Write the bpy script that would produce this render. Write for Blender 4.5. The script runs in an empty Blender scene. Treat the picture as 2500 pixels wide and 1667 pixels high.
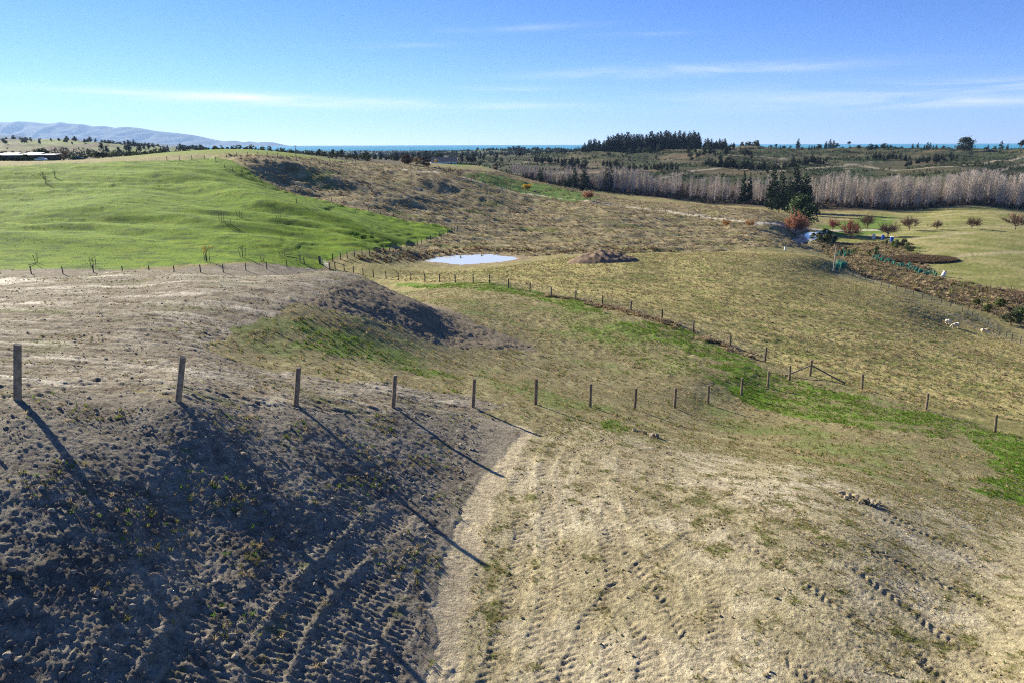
import bpy, math, random
import numpy as np
from mathutils import Matrix, Vector

random.seed(7)
rng = np.random.default_rng(7)
SC = bpy.context.scene
COL = SC.collection
R = math.radians

# ------------------------------------------------------------------ camera
PITCH = math.atan((784 - 330.4) / 1568)
ROLL = 0.0032
cam_d = bpy.data.cameras.new('camera')
cam_d.sensor_width = 36.0
cam_d.lens = 24.0
cam_d.clip_start = 0.1
cam_d.clip_end = 120000
cam = bpy.data.objects.new('camera', cam_d)
COL.objects.link(cam)
CAM_M = Matrix.Rotation(math.pi / 2 - PITCH, 4, 'X') @ Matrix.Rotation(-ROLL, 4, 'Z')
cam.matrix_world = CAM_M
SC.camera = cam
CM = np.array(CAM_M.to_3x3())

# ------------------------------------------------------------------ sun and sky
SUN_AZ_VEC = np.array([-0.74, 0.67]); SUN_AZ_VEC /= np.linalg.norm(SUN_AZ_VEC)
SUN_EL = R(22.8)
sun_d = bpy.data.lights.new('sun', 'SUN')
sun_d.energy = 5.0
sun_d.angle = R(0.53)
sun_d.color = (1.0, 0.91, 0.73)
sun = bpy.data.objects.new('sun', sun_d)
COL.objects.link(sun)
to_sun = Vector((SUN_AZ_VEC[0] * math.cos(SUN_EL), SUN_AZ_VEC[1] * math.cos(SUN_EL), math.sin(SUN_EL)))
sun.rotation_euler = to_sun.to_track_quat('Z', 'Y').to_euler()
sun.location = (0, 0, 50)

w = bpy.data.worlds.new('World')
SC.world = w
w.use_nodes = True
nt = w.node_tree
nt.nodes.clear()


def N(tree, typ, **kw):
    n = tree.nodes.new(typ)
    for k, v in kw.items():
        if k.startswith('i_'):
            n.inputs[k[2:].replace('_', ' ')].default_value = v
        else:
            setattr(n, k, v)
    return n


sky = N(nt, 'ShaderNodeTexSky')
sky.sky_type = 'NISHITA'
sky.sun_disc = False
sky.sun_elevation = SUN_EL
sky.sun_rotation = math.atan2(SUN_AZ_VEC[0], SUN_AZ_VEC[1])
sky.altitude = 2000
sky.air_density = 0.75
sky.dust_density = 0.05
sky.ozone_density = 3.0
bg = N(nt, 'ShaderNodeBackground')
bg.inputs['Strength'].default_value = 0.064
out = N(nt, 'ShaderNodeOutputWorld')
# wispy cirrus: streaks in the sky's own directions (azimuth, height), broken up by noise
def M_(op, a, b=None, c=None):
    n = N(nt, 'ShaderNodeMath', operation=op)
    for i, v in enumerate((a, b, c)):
        if v is None: continue
        if isinstance(v, (int, float)): n.inputs[i].default_value = v
        else: nt.links.new(v, n.inputs[i])
    return n.outputs[0]


tc = N(nt, 'ShaderNodeTexCoord')
sep = N(nt, 'ShaderNodeSeparateXYZ')
nt.links.new(tc.outputs['Generated'], sep.inputs[0])
az = M_('ARCTAN2', sep.outputs['X'], sep.outputs['Y']); el = sep.outputs['Z']
cxy = N(nt, 'ShaderNodeCombineXYZ'); nt.links.new(M_('MULTIPLY', az, 3.0), cxy.inputs[0]); nt.links.new(M_('MULTIPLY', el, 34.0), cxy.inputs[1])
n1 = N(nt, 'ShaderNodeTexNoise'); n1.inputs['Scale'].default_value = 1.6; n1.inputs['Detail'].default_value = 8; n1.inputs['Roughness'].default_value = 0.62; n1.inputs['Distortion'].default_value = .6
nt.links.new(cxy.outputs[0], n1.inputs['Vector'])
tot = None
for (ca, ce, wa, he, sl, st) in [(-.32, .055, .26, .0075, -.020, .62), (-.43, .0605, .15, .0040, -.02, .42), (.24, .092, .19, .0065, .006, .5), (.57, .064, .13, .0075, .01, .48), (.56, .045, .12, .0045, .0, .42),
                              (.0, .050, .08, .0035, .0, .36), (.01, .073, .07, .0035, .0, .25), (.18, .138, .06, .003, .0, .16), (-.01, .147, .10, .004, .03, .16), (-.18, .125, .08, .003, .03, .16), (.43, .052, .25, .018, .0, .30), (-1.1, .06, .3, .008, 0, .45), (1.2, .07, .3, .009, 0, .45), (2.4, .11, .5, .012, 0, .35)]:
    da = M_('SUBTRACT', az, ca); d1 = M_('DIVIDE', da, wa); de = M_('SUBTRACT', M_('SUBTRACT', el, ce), M_('MULTIPLY', da, sl)); d2 = M_('DIVIDE', de, he)
    g = M_('MULTIPLY', M_('EXPONENT', M_('MULTIPLY', M_('ADD', M_('MULTIPLY', d1, d1), M_('MULTIPLY', d2, d2)), -1.0)), st)
    tot = g if tot is None else M_('ADD', tot, g)
nz = N(nt, 'ShaderNodeMapRange'); nz.inputs[1].default_value = .36; nz.inputs[2].default_value = .66; nz.inputs[3].default_value = .05; nz.inputs[4].default_value = 1.0
nt.links.new(n1.outputs['Fac'], nz.inputs[0])
cl = M_('MINIMUM', M_('MULTIPLY', tot, nz.outputs[0]), .85)
tint = N(nt, 'ShaderNodeMixRGB', blend_type='MULTIPLY'); tint.inputs['Fac'].default_value = 1; tint.inputs['Color2'].default_value = (.83, .835, 1.08, 1)
nt.links.new(sky.outputs[0], tint.inputs['Color1'])
hs = N(nt, 'ShaderNodeHueSaturation')
hs.inputs['Saturation'].default_value = 1.12
nt.links.new(tint.outputs[0], hs.inputs['Color'])
mixc = N(nt, 'ShaderNodeMixRGB')
nt.links.new(cl, mixc.inputs['Fac'])
nt.links.new(hs.outputs[0], mixc.inputs['Color1'])
mixc.inputs['Color2'].default_value = (8.2, 8.0, 8.6, 1)
nt.links.new(mixc.outputs[0], bg.inputs['Color'])
nt.links.new(bg.outputs[0], out.inputs['Surface'])

SC.view_settings.view_transform = 'Standard'
SC.view_settings.look = 'None'
SC.view_settings.gamma = 1.0
SC.view_settings.use_curve_mapping = False
SC.view_settings.exposure = 1.4
SC.cycles.filter_width = 1.1
SC.cycles.use_denoising = False
SC.cycles.volume_bounces = 0
SC.cycles.max_bounces = 5
SC.cycles.transparent_max_bounces = 8

# ------------------------------------------------------------------ helpers


def ray(dx, dy):
    """direction of the photograph's point (dx, dy), scaled so that its forward part is 1"""
    c = np.array([np.asarray(dx, float) - 1176, 784 - np.asarray(dy, float), -1568 * np.ones_like(np.asarray(dx, float))])
    d = CM @ c
    return d / d[1]


_GT = {}


def perlin(x, y, seed=0):
    x = np.asarray(x, np.float32); y = np.asarray(y, np.float32)
    if seed not in _GT:
        an = np.random.default_rng(1000 + seed).random(65536).astype(np.float32) * np.float32(2 * math.pi)
        _GT[seed] = (np.cos(an), np.sin(an))
    GC, GS = _GT[seed]
    x0 = np.floor(x); y0 = np.floor(y)
    fx = x - x0; fy = y - y0
    ix = x0.astype(np.int32) & 255; iy = y0.astype(np.int32) & 255
    ix1 = (ix + 1) & 255; iy0 = iy << 8; iy1 = ((iy + 1) & 255) << 8
    u = fx * fx * fx * (fx * (fx * 6 - 15) + 10)
    v = fy * fy * fy * (fy * (fy * 6 - 15) + 10)
    fx1 = fx - 1; fy1 = fy - 1
    k = ix + iy0; a = GC[k] * fx + GS[k] * fy
    k = ix1 + iy0; b = GC[k] * fx1 + GS[k] * fy
    k = ix + iy1; c = GC[k] * fx + GS[k] * fy1
    k = ix1 + iy1; d = GC[k] * fx1 + GS[k] * fy1
    a = a + u * (b - a); c = c + u * (d - c)
    return np.float32(1.5) * (a + v * (c - a))


def fbm(x, y, octs=4, seed=0, gain=0.5, lac=2.03):
    s = 0; a = 1; t = 0
    for i in range(octs):
        s = s + a * perlin(x, y, seed + i * 17); t += a
        x = x * lac + 3.1; y = y * lac - 1.7; a *= gain
    return s / t


def sstep(a, b, x):
    t = np.clip((x - a) / (b - a), 0, 1)
    return t * t * (3 - 2 * t)


# ------------------------------------------------------------------ the lie of the land
# survey points: (x, y, z) with the camera at the origin.
PTS = []


def A(dx, dy, D):                     # a point seen at (dx, dy), D metres ahead
    r = ray(dx, dy); PTS.append((r[0] * D, D, r[2] * D))


def AZ(dx, dy, z):
    r = ray(dx, dy); D = z / r[2]; PTS.append((r[0] * D, D, z))


def W(x, y, z):
    PTS.append((x, y, z))


def post_at(dx, dy, D):
    r = ray(dx, dy); return (r[0] * D, D, r[2] * D)


# posts (base in the picture, metres ahead); lengths of the posts give the distances
ROW = [(40, 915, 14.8), (409, 921, 16.2), (680, 930, 19.3), (903, 935, 22.4), (1086, 935, 25.2), (1230, 928, 28.2),
       (1355, 933, 31.0), (1458, 940, 33.4), (1549, 936, 36.2), (1626, 926, 39.2), (1703, 906, 42.4), (1763, 888, 45.6), (1813, 872, 48.4)]
CORNER = (1860, 862, 50.4)
ROWR = [(1980, 893, 47.6), (2127, 940, 43.2), (2285, 992, 39.0)]
WIRE = [(1757, 828, 54.6), (1677, 799, 58.0), (1592, 765, 62.0), (1520, 737, 65.6), (1448, 717, 69.0), (1383, 704, 72.2), (1322, 690, 75.6),
        (1266, 683, 78.6), (1217, 671, 82.0), (1168, 662, 85.2), (1125, 652, 88.5), (1087, 650, 91.5), (1046, 649, 94.5), (1010, 649, 97.2), (976, 647, 100),
        (944, 644, 102.5), (915, 643, 104.5), (887, 641, 106.5), (858, 637, 108.5), (834, 632, 110.5), (812, 627, 112.5), (791, 623, 114), (770, 620, 115.5)]
for a in ROW + [CORNER] + ROWR + WIRE:
    A(*a)
# bank falling to the drain
for (x, y, z) in [(-1.6, 4, -9.4), (-4, 4, -8.6), (-8, 4, -7.3), (-12, 4, -6.2), (-4, 9, -8.5), (-4, 13, -8.45), (-4, 17, -8.55), (-6.9, 8, -7.6), (-6.9, 13, -7.3),
                  (-6.8, 17, -7.25), (-10, 8, -6.5), (-10, 12, -6.05), (-14, 8, -5.6), (-14, 13, -5.2), (-20, 10, -5.1), (-20, 17, -5.5), (-2.4, 9, -9.1), (-2.4, 14, -9.12), (-2.3, 19, -9.4),
                  (-1.4, 9, -9.42), (-1.4, 13, -9.46), (-1.2, 17, -9.6), (-0.7, 20, -9.8), (0.4, 23.6, -10.2),
                  (3, 5, -9.3), (9, 5, -9.4), (3, 10, -9.42), (8, 10, -9.5), (14, 10, -9.8), (3, 16, -9.65), (9, 16, -9.95), (16, 15, -10.6), (3, 21, -10.15), (9, 20.5, -10.75),
                  (16, 20, -12.3), (24, 15, -13.0), (12, 25.5, -12.5), (24, 24, -14.5), (5, 25.5, -11.3), (34, 30, -16.7), (37, 40, -18.2)]:
    W(x, y, z)
# muddy plateau and its far bank
for a in [(500, 700, -7.6), (300, 650, -8.0), (0, 650, -8.0), (0, 630, -8.35), (400, 623, -8.4), (750, 623, -8.6), (825, 642, -9.15), (700, 687, -8.05), (0, 740, -7.1), (300, 750, -7.2),
          (1000, 745, -11.5), (1150, 788, -13.2), (905, 748, -10.1), (800, 741, -8.95), (700, 760, -8.6), (800, 800, -9.3), (950, 830, -10.5), (1100, 850, -11.9), (600, 830, -8.4), (300, 830, -7.0), (0, 830, -6.4),
          (1300, 850, -13.9), (1450, 830, -15.2), (1110, 905, -10.6), (880, 668, -9.8), (960, 700, -10.6), (1250, 760, -15.3), (1150, 720, -15.2), (1000, 690, -15.0), (1500, 790, -15.9), (1700, 860, -16.1), (1600, 880, -15.2)]:
    AZ(*a)
for x in (-60, -40, -22):
    W(x, 60, -13.6); W(x, 75, -16.8)
W(-10, 61, -14.6); W(-10, 75, -17.0)
W(-12, 52, -9.6); W(-30, 52, -9.5); W(-60, 52, -9.5); W(-60, 40, -7.9)
# green field
for a in [(0, 600, 112), (300, 600, 112), (600, 600, 113), (0, 560, 124), (300, 560, 124), (600, 560, 126), (800, 575, 124), (0, 520, 140), (300, 520, 140), (0, 470, 162), (300, 470, 160),
          (0, 420, 187), (0, 388, 205), (300, 385, 208), (0, 379, 216), (300, 371.5, 222), (500, 373, 226), (800, 520, 155), (950, 532, 176), (1045, 529, 190), (700, 470, 178), (600, 420, 203), (500, 520, 142), (450, 420, 195),
          (900, 575, 134), (-300, 600, 112), (-300, 500, 150), (-300, 400, 200)]:
    A(*a)
# brown hill
for a in [(600, 363, 240), (700, 430, 214), (850, 400, 262), (850, 376, 300), (1000, 430, 262), (1000, 480, 224), (1200, 480, 262), (1200, 530, 208), (1200, 565, 172), (1400, 562, 184), (1400, 500, 250),
          (1600, 562, 198), (1600, 520, 245), (1800, 562, 214), (1800, 520, 262), (1100, 396, 350), (1020, 380, 455), (1100, 381, 455), (1200, 440, 330), (1400, 457, 345), (1280, 428, 375), (1600, 472, 330), (1750, 484, 328),
          (1100, 640, 97), (1080, 606, 131), (1080, 584, 143), (960, 600, 131), (1250, 595, 137), (760, 366, 300), (700, 366, 262)]:
    A(*a)
# pasture, gully, valley floor
for a in [(1450, 584, 140), (1650, 581, 150), (1800, 584, 160), (1880, 592, 167), (1500, 640, 106), (1700, 650, 106), (1900, 680, 106), (2100, 740, 98), (2300, 800, 90), (1700, 720, 80), (1900, 780, 72),
          (2100, 850, 62), (2300, 900, 56), (1900, 580, 230), (2000, 640, 162), (2200, 700, 143), (2340, 730, 134), (1913, 628, 152), (2050, 665, 137), (2200, 716, 125), (2340, 772, 115), (2180, 748, 111),
          (2100, 560, 242), (2300, 560, 242), (2100, 620, 194), (2300, 640, 182), (2100, 510, 330), (2300, 510, 330), (2000, 492, 378), (2300, 484, 390), (1850, 540, 268), (1950, 520, 305)]:
    A(*a)
for (dx, D, z) in [(1450, 153, -25.2), (1650, 165, -26.6), (1800, 176, -28.2)]:
    r = ray(dx, 500); W(r[0] * D, D, z)
# poplar flat and far ridges
for (dx, D, z) in [(1250, 480, -27), (1450, 450, -32), (1650, 430, -36), (1850, 420, -37.5), (2100, 425, -37.5), (2340, 425, -37.5), (2600, 425, -37.5)]:
    r = ray(dx, 450); W(r[0] * D, D, z)
for a in [(1300, 396, 565), (1500, 402, 530), (1800, 402, 525), (2200, 398, 510), (1500, 371, 680), (1800, 371, 680), (2200, 371, 680), (1500, 347, 880), (1650, 342, 900), (1900, 344, 900), (2200, 345, 900), (2340, 346, 900), (2600, 346, 900),
          (1380, 352, 880), (1200, 376, 700), (1200, 356, 1500), (1000, 362, 1500), (1000, 375, 700), (700, 363, 2400), (500, 355, 1500), (0, 341, 900), (0, 356, 500), (0, 371, 300), (200, 368, 300), (110, 324.5, 1200), (250, 340, 900), (250, 358, 500), (400, 350, 900), (400, 346, 2000),
          (550, 354, 1200), (450, 360, 600), (600, 360, 500), (-300, 330, 1200), (-300, 350, 500), (1180, 345, 2000), (1300, 350, 1700)]:
    A(*a)
for D, z in [(1300, -17), (2500, -38)]:
    for dx in (1450, 1750, 2100, 2500):
        r = ray(dx, 340); W(r[0] * D, D, z)
for D in (6000, 9000):
    for dx in (-600, 0, 400, 800, 1200, 1600, 2000, 2600):
        r = ray(dx, 340); W(r[0] * D, D, -50)
for dx in (700, 900, 1050):
    r = ray(dx, 340); W(r[0] * 4300, 4300, -43.5)
for dx in (0, 300):
    r = ray(dx, 340); W(r[0] * 3500, 3500, -20)
PT = np.array(PTS)


def warp(x, y):
    return np.stack([x / y * 2.2, np.log(y)], -1)


def tps_fit(q, z, lam):
    n = len(q)
    d2 = ((q[:, None] - q[None]) ** 2).sum(-1)
    K = 0.5 * d2 * np.log(d2 + 1e-12) + lam * np.eye(n)
    P = np.c_[np.ones(n), q]
    M = np.block([[K, P], [P.T, np.zeros((3, 3))]])
    return np.linalg.solve(M, np.r_[z, np.zeros(3)])


QA = warp(PT[:, 0], PT[:, 1])
CF = tps_fit(QA, PT[:, 2], 0.0004)


def macro(x, y):
    sh = x.shape
    q = warp(x.ravel(), y.ravel()).astype(np.float32)
    o = np.empty(len(q))
    qa = QA.astype(np.float32)
    cf = CF[:-3].astype(np.float32)
    for i in range(0, len(q), 40000):
        b = q[i:i + 40000]
        d2 = (b[:, 0:1] - qa[None, :, 0]) ** 2 + (b[:, 1:2] - qa[None, :, 1]) ** 2
        o[i:i + 40000] = (0.5 * d2 * np.log(d2 + 1e-12)) @ cf + CF[-3] + CF[-2] * b[:, 0] + CF[-1] * b[:, 1]
    return o.reshape(sh)


# grid: fine near the viewpoint, coarser far away
UU = np.r_[np.linspace(-2.6, -1.18, 36), np.linspace(-1.16, 1.16, 890), np.linspace(1.18, 2.6, 36)]
NU = len(UU)


def rows():
    v = [math.log(4.5)]
    while v[-1] < math.log(9000):
        Y = math.exp(v[-1])
        v.append(v[-1] + (0.0031 if Y < 30 else 0.0055 if Y < 240 else 0.009 if Y < 600 else 0.016))
    return np.array(v)


VV = rows()
NV = len(VV)
# macro height on a coarser grid, then bilinear
cu = np.linspace(-2.6, 2.6, 720); cv = np.linspace(VV[0], VV[-1], 640)
CGU, CGV = np.meshgrid(cu, cv)
CY = np.exp(CGV); CX = CGU * CY
CZ = macro(CX, CY)


def bil(G, gu, gv, u, v):
    fu = np.clip((u - gu[0]) / (gu[-1] - gu[0]) * (len(gu) - 1), 0, len(gu) - 1.001)
    fv = np.clip((v - gv[0]) / (gv[-1] - gv[0]) * (len(gv) - 1), 0, len(gv) - 1.001)
    iu = fu.astype(int); iv = fv.astype(int); a = fu - iu; b = fv - iv
    return (G[iv, iu] * (1 - a) + G[iv, iu + 1] * a) * (1 - b) + (G[iv + 1, iu] * (1 - a) + G[iv + 1, iu + 1] * a) * b


def macro_xy(x, y):
    x = np.asarray(x, float); y = np.asarray(y, float)
    return bil(CZ, cu, cv, x / y, np.log(y))


def hit_macro(dx, dy, dmin=5, dmax=8000):
    r = ray(dx, dy)
    Y = np.exp(np.linspace(math.log(dmin), math.log(dmax), 3000))
    g = macro_xy(r[0] * Y, Y) - r[2] * Y
    k = np.argmax(g > 0)
    if g[k] <= 0:
        k = len(Y) - 1
    return np.array([r[0] * Y[k], Y[k]])


def wl(pts, **k):
    """picture points on the land -> ground plan polyline"""
    return np.array([hit_macro(*p, **k) for p in pts])


def inside(poly, x, y):
    c = np.zeros(x.shape, bool)
    n = len(poly)
    for i in range(n):
        x1, y1 = poly[i]; x2, y2 = poly[(i + 1) % n]
        if y1 == y2:
            continue
        m = (y1 > y) != (y2 > y)
        c ^= m & (x < (x2 - x1) * (y - y1) / (y2 - y1) + x1)
    return c


def pl_dist(pl, x, y, lim=None):
    """distance to polyline, arclength, signed side"""
    if x.ndim == 2 and lim is not None:
        i0, i1 = np.searchsorted(y[:, 0], lim)
        o = [np.full(x.shape, 1e9, np.float32), np.zeros(x.shape, np.float32), np.zeros(x.shape, np.float32)]
        if i1 > i0:
            for k, r_ in enumerate(pl_dist(pl, x[i0:i1], y[i0:i1])):
                o[k][i0:i1] = r_
        return o
    best = np.full(x.shape, 1e9); arc = np.zeros(x.shape); side = np.zeros(x.shape); s0 = 0
    for i in range(len(pl) - 1):
        ax, ay = pl[i]; bx, by = pl[i + 1]
        L = math.hypot(bx - ax, by - ay)
        if L < 1e-6:
            continue
        tx, ty = (bx - ax) / L, (by - ay) / L
        t = np.clip((x - ax) * tx + (y - ay) * ty, 0, L)
        ex = x - ax - tx * t; ey = y - ay - ty * t
        d = np.hypot(ex, ey)
        m = d < best
        best = np.where(m, d, best); arc = np.where(m, s0 + t, arc)
        side = np.where(m, ((x - ax) * -ty + (y - ay) * tx), side)
        s0 += L
    return best, arc, side

# ------------------------------------------------------------------ ground: fine relief and soil/grass cover
GU, GV = np.meshgrid(UU, VV)
GY = np.exp(GV)
GX = GU * GY
GZ = macro_xy(GX, GY)

near = GY < 34
f32 = np.float32
GX = GX.astype(f32); GY = GY.astype(f32); GZ = GZ.astype(f32); GU = GU.astype(f32)
ROWY = np.exp(VV)


def fb(sx, sy, octs=4, seed=0, gain=0.5, lo=0, hi=1e9, ox=0.0, skew=0.0, GX=GX, GY=GY):
    """fractal noise on the ground plan, worked out only between lo and hi metres ahead"""
    i0, i1 = np.searchsorted(ROWY, [lo, hi])
    o = np.zeros(GX.shape, f32)
    if i1 > i0:
        x = GX[i0:i1]; y = GY[i0:i1]
        o[i0:i1] = fbm(x / f32(sx) + f32(ox), y / f32(sy) + f32(skew) * x, octs, seed, gain)
    return o


_JIT = {}


def jit(scale):
    k = 1.0 if scale <= 1.2 else 2.5 if scale <= 3.5 else 8.0
    if k not in _JIT:
        lo, hi = {1.0: (0, 60), 2.5: (0, 400), 8.0: (60, 9e9)}[k]
        _JIT[k] = (fb(k, k, 4, 3, .6, lo, hi) * 1.6, fb(k, k, 4, 8, .6, lo, hi, 40) * 1.6)
    return _JIT[k]


def soft_poly(pts, jitter=0.5, scale=1.0, seed=3, **k):
    """mask of a ground-plan region with a ragged edge; the jitter is in metres"""
    poly = wl(pts, **k)
    jx, jy = jit(scale)
    i0, i1 = np.searchsorted(ROWY, [poly[:, 1].min() - 3 * jitter - 1, poly[:, 1].max() + 3 * jitter + 1])
    o = np.zeros(GX.shape, f32)
    o[i0:i1] = inside(poly, GX[i0:i1] + jitter * jx[i0:i1], GY[i0:i1] + jitter * jy[i0:i1])
    return o


n_big = fb(9, 9, 3, 11, .5, 0, 700)
n_mid = fb(2.2, 2.2, 4, 23, 0.55)
n_fine = fb(0.45, 0.45, 3, 31, 0.6, 0, 150)
n_far = fb(60, 60, 4, 41, 0.55, 300)

BANK = soft_poly([(-500, 925), (0, 918), (130, 905), (300, 897), (420, 925), (560, 930), (700, 940), (900, 945), (1080, 948), (1150, 965), (1200, 990), (1150, 1050), (1095, 1110), (1050, 1190), (1010, 1300), (992, 1400), (984, 1568), (960, 2100), (-500, 2100)], 0.22, 0.8, 3)
BANK2 = soft_poly([(690, 700), (740, 668), (800, 645), (845, 645), (905, 668), (1000, 700), (1100, 745), (1220, 790), (1230, 805), (1120, 800), (1000, 790), (920, 750), (800, 720)], 0.5, 1.5, 4)
MUD = soft_poly([(-500, 640), (0, 620), (400, 618), (760, 618), (840, 640), (740, 668), (690, 700), (560, 745), (480, 800), (640, 860), (900, 880), (1180, 930), (1100, 945), (560, 930), (420, 925), (300, 897), (0, 918), (-500, 925)], 0.7, 2.0, 5)
PAD = soft_poly([(984, 2100), (984, 1568), (1010, 1300), (1050, 1190), (1200, 985), (1290, 960), (1420, 975), (1600, 1005), (1800, 1045), (2000, 1095), (2200, 1140), (2400, 1180), (2900, 1300), (2900, 2100)], 1.2, 2.5, 6)
SAND = np.zeros_like(GX)
TOE = wl([(1005, 2000), (1010, 1568), (1030, 1400), (1048, 1300), (1085, 1180), (1125, 1100), (1170, 1030), (1190, 985), (1110, 970)])
dT, aT, sT = pl_dist(TOE, GX, GY, (0, 40))
wT = 0.36 + 0.20 * perlin(aT / 1.4, aT * 0 + 3.3, 8) + 0.05 * np.clip(aT / 6, 0, 3)
SAND = 1 - sstep(wT * 0.8, wT * 1.1 + 0.05, dT + 0.12 * n_fine)
SAND = SAND * near

GREENF = soft_poly([(-700, 700), (-700, 385), (0, 383), (120, 378), (300, 371), (430, 368), (500, 362), (560, 388), (640, 425), (780, 472), (900, 500), (1010, 522), (1045, 530), (940, 560), (860, 578), (745, 603), (735, 622), (0, 634)], 0.6, 6.0, 7, dmin=60)
g1 = soft_poly([(1560, 745), (1640, 790), (1760, 850), (1900, 890), (2080, 935), (2290, 985), (2420, 1010), (2420, 1090), (2200, 1000), (2000, 985), (1850, 960), (1720, 920), (1640, 880), (1640, 830), (1480, 770), (1420, 740)], 1.6, 3.0, 9)
g2 = soft_poly([(900, 650), (1150, 652), (1230, 670), (1330, 690), (1420, 725), (1330, 712), (1200, 680), (1060, 664), (930, 660)], 0.9, 2.0, 10)
g3 = soft_poly([(660, 740), (760, 745), (860, 790), (990, 825), (960, 840), (800, 820), (690, 790)], 1.0, 1.6, 12)
g4 = soft_poly([(2280, 1010), (2420, 1040), (2420, 1180), (2300, 1150), (2230, 1130), (2300, 1090)], 0.9, 1.6, 13)
g5 = soft_poly([(920, 845), (1000, 848), (1060, 868), (1000, 872)], 0.4, 1.0, 14)
g6 = soft_poly([(1330, 700), (1560, 790), (1640, 880), (1500, 860), (1400, 800), (1250, 720)], 2.0, 3.0, 15)
g7 = soft_poly([(1370, 965), (1440, 970), (1450, 990), (1390, 992)], 0.4, 1.0, 16)
GREENS = np.clip(g1 + g2 + g3 * .55 + g5 * .8 + g4 + g7 * 0.8 + g6 * 0.35, 0, 1)
PASTURE = soft_poly([(1180, 610), (1450, 583), (1650, 580), (1880, 590), (1915, 628), (2050, 665), (2200, 716), (2450, 800), (2700, 1100), (2450, 1020), (2290, 985), (1860, 860), (1520, 735), (1320, 690), (1150, 650), (900, 645), (900, 620)], 1.0, 3.0, 17)
VALLEY = soft_poly([(1880, 545), (1960, 500), (2020, 488), (2100, 484), (2352, 482), (2800, 480), (2800, 680), (2352, 665), (2200, 655), (2120, 620), (2000, 590), (2010, 560)], 2.0, 10.0, 18, dmin=165)
VGREEN = soft_poly([(1880, 520), (2000, 496), (2060, 500), (2030, 535), (1960, 545), (1890, 540)], 2.0, 8.0, 19, dmin=220)
BROWN = soft_poly([(505, 358), (600, 360), (700, 363), (850, 372), (960, 385), (1100, 392), (1250, 420), (1400, 452), (1600, 472), (1760, 484), (1860, 540), (1900, 580), (1650, 578), (1450, 580), (1180, 590), (990, 580), (880, 578), (1045, 530), (900, 500), (780, 472), (640, 425)], 2.0, 8.0, 20, dmin=115)
HOUSEGREEN = soft_poly([(1060, 398), (1130, 400), (1260, 425), (1390, 456), (1300, 470), (1180, 440), (1090, 425)], 3.0, 10.0, 21, dmin=250)
LAWN = soft_poly([(1010, 383), (1100, 378), (1130, 384), (1060, 388)], 1.0, 5.0, 22, dmin=380)
SWAMP = soft_poly([(1880, 555), (1990, 555), (2080, 555), (2120, 600), (2160, 640), (2352, 670), (2500, 700), (2500, 800), (2352, 750), (2200, 700), (2050, 655), (1930, 610)], 2.0, 6.0, 24, dmin=120)

# ridges and spurs of the green field, and of the brown hill
SPJ = (fb(34, 34, 2, 85, .5, 90, 420) * 4, fb(34, 26, 2, 86, .5, 90, 420) * 4)


def spur(pts, amp, width, Dm=100, asym=1.0):
    pl = wl(pts, dmin=Dm)
    d, a, s = pl_dist(pl, GX + SPJ[0], GY + SPJ[1], (90, 420))
    tot = np.hypot(*np.diff(pl, axis=0).T).sum()
    fade = sstep(0, tot * .3, a) * (1 - sstep(tot * .55, tot, a)) * sstep(0, 1, 1.25 - d / (width * 3))
    wd = width * (asym + (1 - asym) * sstep(-width * .5, width * .5, s))
    return amp * fade * np.exp(-(d / wd) ** 2)


FEAT = np.zeros_like(GX)
FEAT += spur([(250, 385), (420, 415), (520, 450), (640, 482), (760, 505), (880, 525), (1000, 530)], 2.7, 15, asym=0.6)
ph = (GY + .30 * GX) / 13.0 + 1.1 * fb(60, 34, 3, 84, .5, 90, 260)
ph -= np.floor(ph)
fold = np.where(ph < .45, sstep(0, .45, ph), 1 - sstep(.45, 1, ph))
FEAT += GREENF * 1.1 * (fold - .5) * (.3 + .7 * sstep(-.4, .5, fb(90, 50, 2, 83, .5, 90, 260))) * sstep(118, 140, GY) * (1 - sstep(205, 222, GY))
FEAT += spur([(100, 450), (330, 500), (470, 525), (600, 545), (700, 568), (790, 585)], 1.9, 13, asym=0.65)
FEAT += spur([(-300, 520), (0, 540), (200, 560), (420, 580)], 0.9, 8, asym=0.6)
FEAT += spur([(505, 362), (600, 372), (700, 395), (820, 430), (980, 480), (1100, 520)], 2.2, 16, asym=0.7)
FEAT += spur([(840, 380), (960, 410), (1080, 450), (1300, 505), (1500, 540)], 2.6, 18, asym=0.6)
FEAT += spur([(960, 390), (1080, 420), (1250, 470), (1450, 500), (1700, 530)], 1.8, 14, asym=0.6)
FEAT -= spur([(560, 385), (640, 410), (720, 450), (800, 475)], 1.7, 12)
GZ += FEAT

# ponds
POND = wl([(972, 594), (985, 588), (1050, 585), (1120, 586), (1182, 592), (1190, 595), (1150, 600), (1100, 604), (1060, 607), (1030, 604), (990, 598)], dmin=100)
POND_Z = float(macro_xy(*POND.mean(0))) - 0.15
POND2 = wl([(1800, 534), (1850, 530), (1900, 534), (1906, 543), (1878, 551), (1825, 549)], dmin=200)
POND2_Z = float(macro_xy(*POND2.mean(0))) - 0.1
for PO, PZ, bank in ((POND, POND_Z, 3.5), (POND2, POND2_Z, 5)):
    d, a, s = pl_dist(np.r_[PO, PO[:1]], GX, GY, (110, 330))
    ins = inside(PO, GX, GY)
    sd = np.where(ins, -d, d)
    tgt = PZ + np.clip(sd * 0.3, -1.2, .16) + 0.03
    k = 1 - sstep(0.5, bank, sd)
    GZ = GZ * (1 - k) + tgt * k
    if PO is POND:
        PONDK = (1 - sstep(1.0, 5.5, sd + 2.5 * n_mid))

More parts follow.
